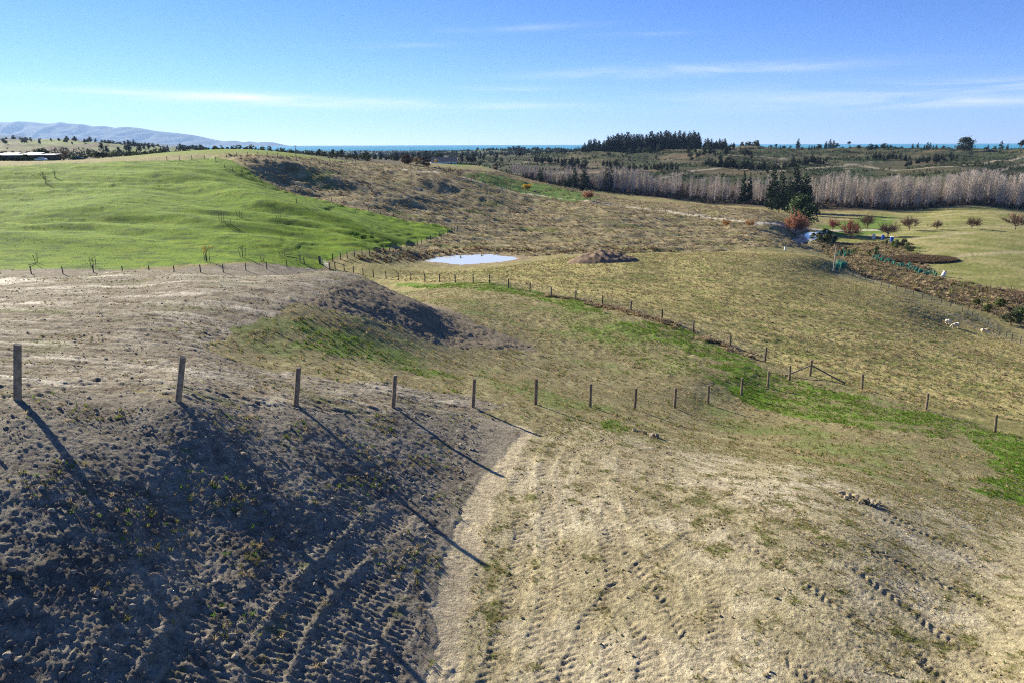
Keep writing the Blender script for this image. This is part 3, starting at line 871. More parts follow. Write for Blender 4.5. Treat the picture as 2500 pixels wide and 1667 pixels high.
# pond water
mw, t, b = new_mat('pond_water')
b.inputs['Base Color'].default_value = (.62, .64, .58, 1); b.inputs['Roughness'].default_value = .08; b.inputs['Specular IOR Level'].default_value = .6
n = N(t, 'ShaderNodeTexNoise'); n.inputs['Scale'].default_value = 2.5
tcn = N(t, 'ShaderNodeTexCoord'); t.links.new(tcn.outputs['Object'], n.inputs['Vector'])
bp = N(t, 'ShaderNodeBump'); bp.inputs['Strength'].default_value = .08; bp.inputs['Distance'].default_value = .02
t.links.new(n.outputs['Fac'], bp.inputs['Height']); t.links.new(bp.outputs[0], b.inputs['Normal'])
for nm, PO, PZ in (('pond_water', POND, POND_Z), ('small_pond_water', POND2, POND2_Z)):
    c = PO.mean(0)
    big = c + (PO - c) * 1.12
    v = [(x, y, PZ) for x, y in big]
    tag(link(bpy.data.objects.new(nm, mesh_from(nm, v, [tuple(range(len(v)))], mw))), kind='structure')

# ------------------------------------------------------------------ materials for things
M_POST = mat('weathered_timber', (.21, .165, .115), .85, .45, 9, .2, .01, rand=.2)
M_POSTD = mat('grey_timber', (.11, .095, .08), .85, .35, 7, .2, .01, rand=.2)
M_WIRE = mat('fence_wire', (.35, .35, .34), .5, .1, 5, .5, 0, metal=.6)
M_BARK = mat('bark', (.13, .10, .08), .95, .3, 4, .1)
M_PALEBARK = mat('pale_poplar_bark', (.52, .45, .40), .95, .25, 2, .1, rand=.15)
M_TWIG = mat('poplar_twigs', (.47, .415, .355), .95, .25, .3, .1, rand=.22)
M_BTWIG = mat('brown_twigs', (.20, .135, .095), .95, .25, .5, .1, rand=.15)
M_PINE = mat('pine_needles', (.042, .066, .034), .8, .4, .6, .15, rand=.25, trans=.1)
M_PINEB = mat('blue_pine_needles', (.034, .050, .036), .8, .35, .5, .15, rand=.3, trans=.1)
M_EVER = mat('evergreen_leaves', (.06, .10, .028), .65, .4, .8, .25, rand=.2, trans=.2)
M_DARKB = mat('dark_bush_leaves', (.040, .055, .026), .8, .4, .5, .15, rand=.35, trans=.15)
M_BUSH = mat('olive_bush_leaves', (.085, .115, .030), .75, .35, .7, .2, rand=.3, trans=.25)
M_RUST = mat('rust_leaves', (.36, .17, .10), .8, .3, 1, .15, trans=.35)
M_RED = mat('red_leaves', (.27, .060, .055), .8, .3, 1, .15, trans=.35)
M_YEL = mat('yellow_leaves', (.60, .38, .035), .8, .25, 1, .15, trans=.35)
M_ORANGE = mat('orange_leaves', (.42, .20, .045), .8, .25, 1, .15, trans=.35)
M_GRASS = mat('green_grass', (.115, .20, .022), .8, .35, .8, .15, coords='Generated', rand=.3, trans=.4)
M_DRYG = mat('dry_grass', (.38, .30, .165), .9, .3, .8, .1, coords='Generated', rand=.3, trans=.3)
M_OLIVEG = mat('olive_grass', (.20, .20, .06), .9, .3, .8, .1, coords='Generated', rand=.3, trans=.35)
M_TUSS = mat('tussock_straw', (.36, .28, .17), .9, .3, .8, .1, coords='Generated', rand=.3, trans=.25)
M_REED = mat('brown_reed', (.16, .115, .07), .9, .3, .8, .1, coords='Generated', rand=.25, trans=.2)
M_CLODD = mat('dark_clod', (.25, .22, .17), .95, .4, 9, .1, .01, rand=.3)
M_CLODP = mat('clay_clod', (.30, .25, .15), .95, .35, 9, .1, .01, rand=.25)
M_MOUND = mat('spoil_soil', (.185, .135, .095), .95, .4, 1.2, .1, .03)
M_WHITE = mat('white_paint', (.78, .77, .74), .6, .06, 2, .3)
M_CREAM = mat('cream_wall', (.80, .76, .70), .8, .06, 1, .2)
M_ROOF = mat('grey_brown_roof', (.20, .165, .145), .7, .12, 1.5, .3)
M_TIN = mat('pale_tin_roof', (.72, .73, .74), .5, .08, .6, .4)
M_DARKW = mat('dark_shed_wall', (.10, .065, .05), .85, .15, 1, .2)
M_GLASS = mat('window_glass', (.05, .09, .13), .08, .1, 1, .8)
M_BLUE = mat('blue_plastic', (.03, .11, .42), .4, .1, 2, .4)
M_GUARD = mat('green_guard_plastic', (.035, .21, .17), .5, .2, 2, .3, trans=.35)
M_WOOL = mat('wool', (.56, .51, .42), .95, .2, 6, .05, .02)
M_BLACK = mat('dark_paint', (.02, .02, .022), .4, .1, 2, .4)
M_DUCK = mat('dark_feathers', (.04, .035, .03), .8, .2, 10, .2)
M_PALE = mat('grey_pole', (.42, .42, .40), .7, .15, 2, .2)


# ------------------------------------------------------------------ mesh builders
class MB:
    def __init__(s):
        s.v = []; s.f = []; s.mi = []

    def add(s, v, f, mi=0):
        o = len(s.v)
        s.v += [tuple(map(float, p)) for p in v]; s.f += [tuple(int(i) + o for i in q) for q in f]; s.mi += [mi] * len(f)

    def tube(s, p0, p1, r0, r1, n=6, mi=0, cap=True):
        p0 = np.array(p0, float); p1 = np.array(p1, float)
        d = p1 - p0; L = np.linalg.norm(d)
        if L < 1e-9: return
        d /= L
        a = np.cross(d, (0, 0, 1) if abs(d[2]) < .9 else (1, 0, 0)); a /= np.linalg.norm(a); b = np.cross(d, a)
        an = np.arange(n) * 2 * math.pi / n
        ring = np.cos(an)[:, None] * a + np.sin(an)[:, None] * b
        v = np.r_[p0 + ring * r0, p1 + ring * r1]
        f = [(i, (i + 1) % n, n + (i + 1) % n, n + i) for i in range(n)]
        if cap: f += [tuple(range(n, 2 * n)), tuple(range(n - 1, -1, -1))]
        s.add(v, f, mi)

    def box(s, c, sz, rz=0.0, mi=0):
        x, y, z = [q / 2 for q in sz]
        v = np.array([(-x, -y, -z), (x, -y, -z), (x, y, -z), (-x, y, -z), (-x, -y, z), (x, -y, z), (x, y, z), (-x, y, z)])
        cs, sn = math.cos(rz), math.sin(rz)
        v = np.c_[v[:, 0] * cs - v[:, 1] * sn, v[:, 0] * sn + v[:, 1] * cs, v[:, 2]] + np.array(c)
        s.add(v, [(0, 3, 2, 1), (4, 5, 6, 7), (0, 1, 5, 4), (1, 2, 6, 5), (2, 3, 7, 6), (3, 0, 4, 7)], mi)

    def mesh(s, name, mats, smooth=False):
        me = mesh_from(name, s.v, s.f, None, smooth)
        for m in (mats if isinstance(mats, (list, tuple)) else [mats]):
            me.materials.append(m)
        if any(s.mi): me.polygons.foreach_set('material_index', np.array(s.mi, np.int32))
        return me

    def obj(s, name, mats, parent=None, smooth=False):
        o = link(bpy.data.objects.new(name, s.mesh(name, mats, smooth)))
        if parent: o.parent = parent
        return o


def put(name, me, parent=None, loc=(0, 0, 0), rz=0, sc=1.0, tilt=(0, 0)):
    o = link(bpy.data.objects.new(name, me))
    if parent: o.parent = parent
    o.location = loc; o.rotation_euler = (tilt[0], tilt[1], rz)
    o.scale = (sc, sc, sc) if np.isscalar(sc) else sc
    return o


def empty(name, loc, rz=0):
    o = link(bpy.data.objects.new(name, None)); o.location = loc; o.rotation_euler = (0, 0, rz); o.empty_display_size = .3
    return o


# ------------------------------------------------------------------ scattered ground cover (uncountable)
def blob_mesh(name, m, seed, sub=1, rough=.35, flat=.7):
    import bmesh
    bm = bmesh.new(); bmesh.ops.create_icosphere(bm, subdivisions=sub, radius=1)
    r = np.random.default_rng(seed)
    for v in bm.verts:
        k = 1 + rough * (r.random() - .5) * 2
        v.co = Vector((v.co.x * k, v.co.y * k, v.co.z * k * flat))
    me = bpy.data.meshes.new(name); bm.to_mesh(me); bm.free(); me.materials.append(m)
    return me


def tuft_mesh(name, m, seed, n=12, spread=.35, lean=.55, wd=.09, seg=2):
    r = np.random.default_rng(seed); mb = MB()
    for i in range(n):
        a = r.random() * 6.283; rad = spread * math.sqrt(r.random()) * .6
        h = .55 + .45 * r.random(); ln = lean * (.3 + r.random())
        b0 = np.array([math.cos(a) * rad, math.sin(a) * rad, -.08]); a2 = a + r.normal() * .6
        d = np.array([math.cos(a2), math.sin(a2), 0]); sd = np.array([-d[1], d[0], 0]) * wd * (.6 + .8 * r.random())
        mid = b0 + d * ln * .35 * h + np.array([0, 0, h * .62]); tip = b0 + d * ln * h + np.array([0, 0, h * (1 - .25 * ln)])
        mb.add([b0 - sd, b0 + sd, mid + sd * .7, mid - sd * .7, tip], [(0, 1, 2, 3), (3, 2, 4)])
    return mb.mesh(name, m)


def scatter(name, x, y, scl, protos, tilt=.15, zoff=0.0, kind='stuff', z=None):
    n = len(x)
    if n == 0: return None
    P = np.c_[x, y, (ground_z(x, y) if z is None else z) + zoff * scl].astype(f32)
    me = bpy.data.meshes.new(name)
    me.vertices.add(n); me.vertices.foreach_set('co', P.ravel())
    a = me.attributes.new('scl', 'FLOAT', 'POINT'); a.data.foreach_set('value', np.asarray(scl, f32))
    rot = np.c_[rng.normal(0, tilt, n), rng.normal(0, tilt, n), rng.random(n) * 6.283].astype(f32)
    a = me.attributes.new('rot', 'FLOAT_VECTOR', 'POINT'); a.data.foreach_set('vector', rot.ravel())
    a = me.attributes.new('pick', 'INT', 'POINT'); a.data.foreach_set('value', rng.integers(0, len(protos), n).astype(np.int32))
    c = bpy.data.collections.new(name + '_kinds')
    for i, pm in enumerate(protos):
        c.objects.link(bpy.data.objects.new('%s_kind_%d' % (name, i), pm))
    o = link(bpy.data.objects.new(name, me)); o['kind'] = kind
    g = bpy.data.node_groups.new(name, 'GeometryNodeTree')
    g.interface.new_socket('Geometry', in_out='INPUT', socket_type='NodeSocketGeometry')
    g.interface.new_socket('Geometry', in_out='OUTPUT', socket_type='NodeSocketGeometry')
    gi = g.nodes.new('NodeGroupInput'); go = g.nodes.new('NodeGroupOutput')
    ip = g.nodes.new('GeometryNodeInstanceOnPoints'); ci = g.nodes.new('GeometryNodeCollectionInfo')
    ci.inputs['Collection'].default_value = c; ci.inputs['Separate Children'].default_value = True; ci.inputs['Reset Children'].default_value = True
    def na_(nm, typ):
        q = g.nodes.new('GeometryNodeInputNamedAttribute'); q.data_type = typ; q.inputs['Name'].default_value = nm
        return q.outputs['Attribute']
    g.links.new(gi.outputs[0], ip.inputs['Points']); g.links.new(ci.outputs[0], ip.inputs['Instance'])
    ip.inputs['Pick Instance'].default_value = True
    g.links.new(na_('pick', 'INT'), ip.inputs['Instance Index'])
    e2r = g.nodes.new('FunctionNodeEulerToRotation'); g.links.new(na_('rot', 'FLOAT_VECTOR'), e2r.inputs[0]); g.links.new(e2r.outputs[0], ip.inputs['Rotation'])
    g.links.new(na_('scl', 'FLOAT'), ip.inputs['Scale'])
    g.links.new(ip.outputs[0], go.inputs[0])
    md = o.modifiers.new('spread', 'NODES'); md.node_group = g
    return o


def rand_pts(n, u0, u1, y0, y1, power=2.0):
    """points inside a wedge of ground, evenly spread over its area"""
    t = rng.random(n); y = (y0 ** power + t * (y1 ** power - y0 ** power)) ** (1 / power)
    return (u0 + (u1 - u0) * rng.random(n)) * y, y


def keep(x, y, prob):
    m = rng.random(len(x)) < prob; return x[m], y[m]


CLODS_D = [blob_mesh('dark_clod_%d' % i, M_CLODD, 400 + i) for i in range(5)]
CLODS_P = [blob_mesh('clay_clod_%d' % i, M_CLODP, 420 + i) for i in range(4)]
T_GREEN = [tuft_mesh('green_tuft_%d' % i, M_GRASS, 440 + i, 14, .5, .7, .06) for i in range(4)]
T_DRY = [tuft_mesh('dry_tuft_%d' % i, M_DRYG, 450 + i, 14, .6, .9, .06) for i in range(4)]
T_OLIVE = [tuft_mesh('olive_tuft_%d' % i, M_OLIVEG, 460 + i, 14, .6, .8, .06) for i in range(3)]
T_TUSS = [tuft_mesh('tussock_%d' % i, M_TUSS, 470 + i, 26, .7, 1.1, .10) for i in range(4)]
T_REED = [tuft_mesh('reed_%d' % i, M_REED, 480 + i, 22, .6, .6, .07) for i in range(3)]

# clods and sprigs on the bank
x, y = rand_pts(48000, -1.1, .02, 5, 27); m = samp(BANK, x, y) * (1 - samp(SAND, x, y)) * sstep(-.3, .5, fbm(x / 1.1, y / 1.1, 4, 500, .6)); x, y = keep(x, y, m)
scatter('bank_clods', x, y, .006 + .06 * rng.random(len(x)) ** 12 + .016 * rng.random(len(x)) ** 2, CLODS_D, .5, .1)
x, y = rand_pts(18000, -1.1, .02, 5, 27); m = samp(BANK, x, y) * sstep(0.0, .4, fbm(x / 1.6, y / 1.6, 3, 501)); x, y = keep(x, y, m)
scatter('bank_grass_sprigs', x, y, .04 + .09 * rng.random(len(x)) ** 2, T_GREEN[:2] + T_OLIVE + T_DRY[:2], .3)
x, y = rand_pts(70000, -.25, 1.0, 9, 34); m = samp(PAD, x, y) * (1 - samp(SAND, x, y)) * sstep(-.1, .45, fbm(x / 1.4, y / 1.4, 4, 502)); x, y = keep(x, y, m)
scatter('pad_clods', x, y, .006 + .035 * rng.random(len(x)) ** 10 + .008 * rng.random(len(x)), CLODS_P, .5, .1)
x, y = rand_pts(110000, -.25, 1.0, 9, 36); m = samp(PAD, x, y) * (1 - samp(SAND, x, y)) * sstep(-.1, .35, samp(pg, x, y) + .35 * samp(edge_g, x, y)); x, y = keep(x, y, m)
scatter('pad_stubble', x, y, .03 + .05 * rng.random(len(x)) ** 2, T_OLIVE + T_DRY + T_GREEN[:1], .3)
x, y = rand_pts(30000, -1.1, .1, 15, 50); m = samp(MUD, x, y) * sstep(-.2, .3, fbm(x / 1.8, y / .8, 3, 503)) * .8; x, y = keep(x, y, m)
scatter('plateau_clods', x, y, .012 + .035 * rng.random(len(x)) ** 4, CLODS_P, .5, .1)
x, y = rand_pts(22000, -1.1, .15, 15, 50); m = samp(MUD, x, y) * sstep(.0, .35, fbm(x / 3, y / 1.5, 4, 504)); x, y = keep(x, y, m)
scatter('plateau_stubble', x, y, .05 + .07 * rng.random(len(x)) ** 2, T_OLIVE + T_DRY, .3)
# swale grass
x, y = rand_pts(160000, -.45, .95, 24, 95); gm_ = samp(GREENS, x, y); sw = samp(swale, x, y)
m1 = (gm_ * sstep(-.35, .15, fbm(x / 2, y / 2, 3, 505))); a_, b_ = keep(x, y, np.minimum(1, m1 * 1.2))
scatter('swale_green_grass', a_, b_, .07 + .10 * rng.random(len(a_)), T_GREEN + T_OLIVE[:1], .2)
x, y = rand_pts(150000, -.5, .95, 24, 95); m2 = samp(swale, x, y) * (1 - .7 * samp(GREENS, x, y)) * (.25 + .75 * sstep(-.1, .35, fbm(x / 2, y / 2, 3, 506))); a_, b_ = keep(x, y, m2 * .7)
scatter('swale_dry_grass', a_, b_, .06 + .13 * rng.random(len(a_)) ** 1.5, T_DRY + T_OLIVE + T_GREEN[:1], .25)
# pasture
x, y = rand_pts(190000, -.3, .8, 44, 185); pm_ = samp(PASTURE, x, y); pn = fbm(x / 5, y / 2.6, 4, 507, .6)
a_, b_ = keep(x, y, pm_ * (.2 + .8 * sstep(-.15, .35, pn)) * .75)
scatter('pasture_dry_grass', a_, b_, .10 + .17 * rng.random(len(a_)) ** 1.5, T_DRY + T_TUSS[:2] + T_OLIVE, .25)
a_, b_ = keep(x, y, pm_ * sstep(-.1, .3, -pn) * .35)
scatter('pasture_green_grass', a_, b_, .08 + .12 * rng.random(len(a_)), T_GREEN + T_OLIVE, .25)
# brown hill tussocks
x, y = rand_pts(90000, -.5, .5, 118, 420); m = samp(BROWN, x, y) * (1 - samp(DRV, x, y)) * (.15 + .85 * sstep(-.15, .3, fbm(x / 7, y / 4, 4, 508, .6))); x, y = keep(x, y, m)
scatter('hill_tussocks', x, y, .25 + .4 * rng.random(len(x)) ** 2, T_TUSS + T_DRY[:1] + T_OLIVE[:1], .2)
x, y = rand_pts(30000, -.8, .1, 105, 235); m = samp(GREENF, x, y) * sstep(-.1, .4, fbm(x / 9, y / 4, 4, 509, .6)) * .8; x, y = keep(x, y, m)
scatter('field_grass', x, y, .08 + .14 * rng.random(len(x)) ** 2, T_GREEN + T_OLIVE[:1], .2)
x, y = rand_pts(26000, .35, .85, 160, 400); m = samp(VALLEY, x, y) * sstep(-.1, .4, fbm(x / 9, y / 6, 4, 510, .6)) * .8; x, y = keep(x, y, m)
scatter('valley_grass', x, y, .15 + .25 * rng.random(len(x)) ** 2, T_DRY + T_OLIVE + T_GREEN[:1], .2)
# rank brown growth along the dug fence line, pond edge and gully
rl = []
for pth, wd, cnt in ((WIRE[1:8], .9, 900), (WIRE[0:3], 1.1, 300)):
    pl = np.array([post_at(*p)[:2] for p in pth])
    for k in range(cnt):
        i = rng.integers(0, len(pl) - 1); q = pl[i] + (pl[i + 1] - pl[i]) * rng.random() + rng.normal(0, wd * .5, 2)
        rl.append(q)
rl = np.array(rl); kp = fbm(rl[:, 0] / 3, rl[:, 1] / 3, 2, 511) > -.05
scatter('fence_line_rank_grass', rl[kp, 0], rl[kp, 1], .2 + .3 * rng.random(kp.sum()), T_TUSS + T_DRY[:1], .2)
x, y = rand_pts(26000, .3, .85, 120, 260); m = samp(SWAMP, x, y) * (.3 + .7 * sstep(-.1, .3, fbm(x / 5, y / 5, 3, 512))); x, y = keep(x, y, m)
scatter('gully_rushes', x, y, .35 + .6 * rng.random(len(x)) ** 1.5, T_REED[:2] + T_TUSS[:3] + T_OLIVE[:2], .2)
mnd = hit(2112, 598, dmin=150)
a_ = rng.random(2600) * 6.283; r_ = np.sqrt(rng.random(2600)); x = mnd.x + np.cos(a_) * r_ * 11; y = mnd.y + np.sin(a_) * r_ * 6
scatter('brown_reed_bed', x, y, .9 + .7 * rng.random(2600) * (1.1 - r_), T_REED, .15)
x, y = rand_pts(5000, -.25, .35, 118, 180); dpl = pl_dist(wl([(860, 600), (960, 586), (1060, 578), (1200, 578), (1320, 580), (1420, 575), (1600, 575), (1760, 577), (1880, 580)], dmin=112), x, y)[0]
x, y = keep(x, y, (1 - sstep(.5, 4.5, dpl)) * .9)
scatter('stream_edge_rushes', x, y, .35 + .5 * rng.random(len(x)), T_REED + T_TUSS[:2] + T_OLIVE[:1], .2)

# ------------------------------------------------------------------ posts and fences
def post_mesh(name, r, h, m, n=8, seed=0, sink=.4):
    rr = np.random.default_rng(seed); mb = MB()
    lv = [(-sink, 1.0), (0.0, 1.02), (h * .5, 1.0), (h - .02, .97), (h, .88)]
    an = np.arange(n) * 6.2832 / n + .2
    jt = 1 + .05 * rr.normal(size=n)
    vs = []
    for i, (z, k) in enumerate(lv):
        for a, j in zip(an, jt):
            vs.append((math.cos(a) * r * k * j, math.sin(a) * r * k * j, z + (.012 * math.cos(a + seed) if i >= 3 else 0)))
    fs = []
    for i in range(len(lv) - 1):
        for q in range(n):
            fs.append((i * n + q, i * n + (q + 1) % n, (i + 1) * n + (q + 1) % n, (i + 1) * n + q))
    fs.append(tuple(range((len(lv) - 1) * n, len(lv) * n)))
    mb.add(vs, fs)
    return mb.mesh(name, m)


PM_ROW = [post_mesh('row_post_%d' % i, .078, 1.2, M_POST, 8, 600 + i) for i in range(4)]
PM_FEN = [post_mesh('fence_post_%d' % i, .08, 1.2, M_POSTD, 6, 610 + i) for i in range(3)]
PM_STR = post_mesh('strainer_post', .11, 1.32, M_POST, 8, 620)


def gp(x, y):
    return Vector((x, y, float(ground_z(x, y))))


ORD = ['first', 'second', 'third', 'fourth', 'fifth', 'sixth', 'seventh', 'eighth', 'ninth', 'tenth', 'eleventh', 'twelfth', 'thirteenth']
tilts = [(0, t_) for t_ in (.20, .235, .15, .11, .065, .025, .012, .014, .0, -.03, -.04, -.025, -.05)]
for i, a in enumerate(ROW):
    p = post_at(*a); g = gp(p[0], p[1])
    g.z = min(g.z, p[2] + .1)
    o = put('fence_post', PM_ROW[i % 4], None, g, 0, (1.12 if i == 0 else 1.0), tilts[i])
    lab = {0: 'first post of the bare row, standing on the bank crest at the photo\'s left edge', 1: 'bare timber post leaning to the right on the dark bank crest',
           12: 'last bare post of the row, beside the braced corner post'}.get(i, '%s bare timber post from the left in the row above the dark bank' % ORD[i])
    tag(o, lab, 'fence post', 'bare posts along the bank')
cp = post_at(*CORNER); c = gp(cp[0], cp[1])
root = empty('corner_post', c)
tag(root, 'braced timber corner post with two diagonal stays in the swale', 'fence post')
put('strainer', PM_STR, root)
for (tx, ty) in ((post_at(1815, 868, 49.6)[0] - c.x, post_at(1815, 868, 49.6)[1] - c.y), (post_at(1945, 884, 48.6)[0] - c.x, post_at(1945, 884, 48.6)[1] - c.y)):
    L = math.hypot(tx, ty); k = 2.5 / L; tx *= k; ty *= k
    mb = MB(); mb.tube((tx * .05, ty * .05, .85), (tx, ty, float(ground_z(c.x + tx, c.y + ty)) - c.z + .12), .055, .055, 6); mb.obj('stay', M_POST, root)
    mb = MB(); mb.tube((tx * 1.02, ty * 1.02, float(ground_z(c.x + tx, c.y + ty)) - c.z - .2), (tx * 1.02, ty * 1.02, float(ground_z(c.x + tx, c.y + ty)) - c.z + .22), .06, .05, 6); mb.obj('stay_block', M_POST, root)
for i, a in enumerate(ROWR):
    p = post_at(*a); o = put('fence_post', PM_ROW[(i + 1) % 4], None, gp(p[0], p[1]), 0, 1.0, (0, (-.085, -.04, -.10)[i]))
    tag(o, ['bare timber post just right of the braced corner post', 'lone middle post right of the corner post beside green grass', 'bare timber post at the far right end above the swale grass'][i], 'fence post', 'bare posts right of the corner')


def fence(name, pts, label, wires=(.3, .55, .8, 1.05), wr=.006, posts=PM_FEN, big=(), scale=1.0, group=None):
    base = pts[0]
    root = empty(name, base); tag(root, label, 'fence', group)
    for i, p in enumerate(pts):
        s = scale * (1.12 if i in big else 1.0)
        put('post', posts[i % len(posts)], root, p - base, rng.random() * 6, s, (rng.normal(0, .02), rng.normal(0, .02)))
    for h in wires:
        mb = MB()
        for a, b in zip(pts[:-1], pts[1:]):
            o = Vector((0, 0, h * scale))
            mb.tube(a - base + o, b - base + o, wr, wr, 3, 0, False)
        mb.obj('wire', M_WIRE, root)
    return root


wp = [gp(*post_at(*a)[:2]) for a in WIRE]
fence('wire_fence', wp + [hit(758, 622, dmin=90)], 'wire fence curving from the braced corner post back to the gate', (.15, .33, .5, .68, .86, 1.05), .009, big=(len(wp) - 1,))
lf = [(-160, 629), (-75, 629), (0, 629), (72, 629), (145, 630), (215, 626), (282, 629), (343, 628), (401, 628), (461, 626), (513, 626), (565, 622), (613, 619), (659, 614), (699, 607), (734, 606)]
fence('wire_fence', [hit(*p, dmin=85, dmax=140) for p in lf], 'post and wire fence along the foot of the green field behind the muddy plateau', big=(15,))


def z2(zx, zy):
    return ((800 + zx / 2.8) / 1.0629, (280 + zy / 2.8) / 1.0629)


def z1(zx, zy):
    return ((zx / 2.8) / 1.0629, (280 + zy / 2.8) / 1.0629)


def z4(zx, zy):
    return ((1800 + zx / 3.36) / 1.0629, (540 + zy / 3.36) / 1.0629)


def z3(zx, zy):
    return ((1660 + zx / 2.8) / 1.0629, (280 + zy / 2.8) / 1.0629)


def z56(ox, oy, zx, zy):
    return ((ox + zx / 5.6) / 1.0629, (oy + zy / 5.6) / 1.0629)


ff = [z2(*q) for q in [(35, 1005), (88, 992), (135, 985), (183, 975), (236, 965), (286, 958), (334, 950), (381, 940), (422, 932), (463, 925), (502, 917), (540, 910), (577, 907), (612, 895), (642, 887), (678, 872), (705, 862), (735, 845), (764, 835), (790, 825), (818, 815), (844, 805), (868, 797), (888, 790)]]
fence('wire_fence', [hit(*p, dmin=100) for p in ff], 'wire fence climbing away from the gate between green field and pond', big=(0, 23))
rf = [z2(*q) for q in [(888, 790), (797, 770), (713, 755), (625, 738), (537, 718), (450, 700), (362, 685), (280, 665), (195, 645), (110, 618), (28, 597)]] + [z56(400, 330, *q) for q in [(2130, 870), (1960, 825), (1800, 780), (1645, 738), (1485, 685), (1330, 640), (1190, 590), (1060, 545), (940, 500), (830, 445), (710, 362)]]
fence('wire_fence', [hit(*p, dmin=130) for p in rf], 'wire fence running up the edge between green field and brown hill')
tf = [z56(400, 330, *q) for q in [(45, 352), (215, 347), (385, 340), (555, 330), (710, 356), (858, 310), (1003, 298), (1150, 290), (1288, 288), (1418, 285), (1555, 305), (1682, 335)]]
fence('wire_fence', [hit(*p, dmin=200, dmax=330) for p in tf], 'post and wire fence along the skyline crest of the brown hill', scale=1.15)
sf = [z4(*q) for q in [(790, 410), (838, 422), (892, 440), (948, 455), (1005, 480), (1058, 497), (1116, 515), (1177, 542), (1240, 555), (1300, 575), (1372, 597), (1440, 615), (1515, 632), (1590, 655), (1670, 680), (1750, 700), (1842, 742), (1885, 765), (1922, 790), (1965, 808), (2005, 833), (2050, 870), (2098, 915), (2145, 940), (2200, 960), (2250, 980), (2318, 1000), (2400, 1040)]]
fence('wire_fence', [hit(*p, dmin=100, dmax=220) for p in sf], 'wire fence between the dry pasture and the overgrown gully', big=(7, 16))
fence('wire_fence', [hit(*z4(*q), dmin=120) for q in [(1720, 555), (1800, 557), (1892, 560), (1982, 560), (2070, 562), (2155, 570), (2240, 575)]], 'short wire fence on the valley floor above the brown gully')
fence('wire_fence', [hit(*z3(*q), dmin=220) for q in [(1690, 768), (1750, 766), (1830, 764), (1905, 762), (1985, 760), (2065, 760), (2145, 758), (2225, 758), (2310, 756), (2390, 756)]], 'wire fence beside the farm track behind the row of bare round trees')
df = []
for k in np.linspace(.12, .8, 34):
    L = np.r_[0, np.cumsum(np.hypot(*np.diff(DRIVE, axis=0).T))]; q = k * L[-1]
    df.append(gp(np.interp(q, L, DRIVE[:, 0]) + 1.0, np.interp(q, L, DRIVE[:, 1]) - 3.2))
fence('wire_fence', df, 'wire fence following the near side of the gravel drive')
pf = [hit(*z56(780, 320, *q), dmin=200, dmax=420) for q in [(0, 475), (108, 470), (213, 468), (300, 455), (345, 448), (378, 440), (450, 432), (490, 425), (540, 418), (600, 412)]]
fence('wire_fence', pf, 'short wire fence on the grassy knoll left of the house')

# gate
ga = hit(736, 606, dmin=90); gb = hit(757, 621, dmin=90)
root = empty('farm_gate', ga); tag(root, 'timber railed farm gate where the green field fences meet', 'gate')
d = gb - ga
for q in (Vector((0, 0, 0)), d):
    put('gate_post', PM_STR, root, q)
for h in (.25, .5, .75, 1.0):
    mb = MB(); mb.tube(Vector((0, 0, h)), d + Vector((0, 0, h)), .04, .04, 4); mb.obj('rail', M_PALE, root)
mb = MB(); mb.tube(Vector((0, 0, .2)), d + Vector((0, 0, 1.0)), .035, .035, 4); mb.obj('brace', M_PALE, root)

# grey pole by the gully and two power poles
p = hit(*z4(785, 412), dmin=120, dmax=220)
root = empty('gully_pole', p); tag(root, 'tall thin grey pole at the head of the gully fence', 'pole')
mb = MB(); mb.tube((0, 0, -.4), (0, 0, 5.9), .10, .07, 8); mb.obj('shaft', M_PALE, root)
mb = MB(); mb.tube((.35, 0, -.3), (.35, 0, 1.4), .09, .085, 8); mb.obj('side_post', M_POSTD, root)
for k, (q, h, lab) in enumerate([((1812, 345), 5.0, 'tall thin pole on the crest between the skyline fence and the far plain'), ((2275, 400), 4.5, 'tall thin pole on the grassy knoll left of the garden trees')]):
    p = hit(*z56(400, 330, *q), dmin=200, dmax=420)
    root = empty('power_pole', p); tag(root, lab, 'pole')
    mb = MB(); mb.tube((0, 0, -.4), (0, 0, h), .11, .08, 6); mb.obj('shaft', M_POSTD, root)
    mb = MB(); mb.box((0, 0, h - .35), (1.5, .1, .12)); mb.obj('crossarm', M_POSTD, root)


# ------------------------------------------------------------------ tree meshes
def leaf_tris(mb, cen, nrm, size, r, mi=0, quad=True):
    for c_, n_, s_ in zip(cen, nrm, size):
        a = r.normal(size=3); a -= n_ * a.dot(n_) * .6; a /= np.linalg.norm(a) + 1e-9
        b = np.cross(n_ + r.normal(size=3) * .5, a); b /= np.linalg.norm(b) + 1e-9
        if quad:
            mb.add([c_ - a * s_, c_ - b * s_ * .55, c_ + a * s_, c_ + b * s_ * .55], [(0, 1, 2, 3)], mi)
        else:
            mb.add([c_ - a * s_ * .6 - b * s_ * .35, c_ - a * s_ * .6 + b * s_ * .35, c_ + a * s_], [(0, 1, 2)], mi)


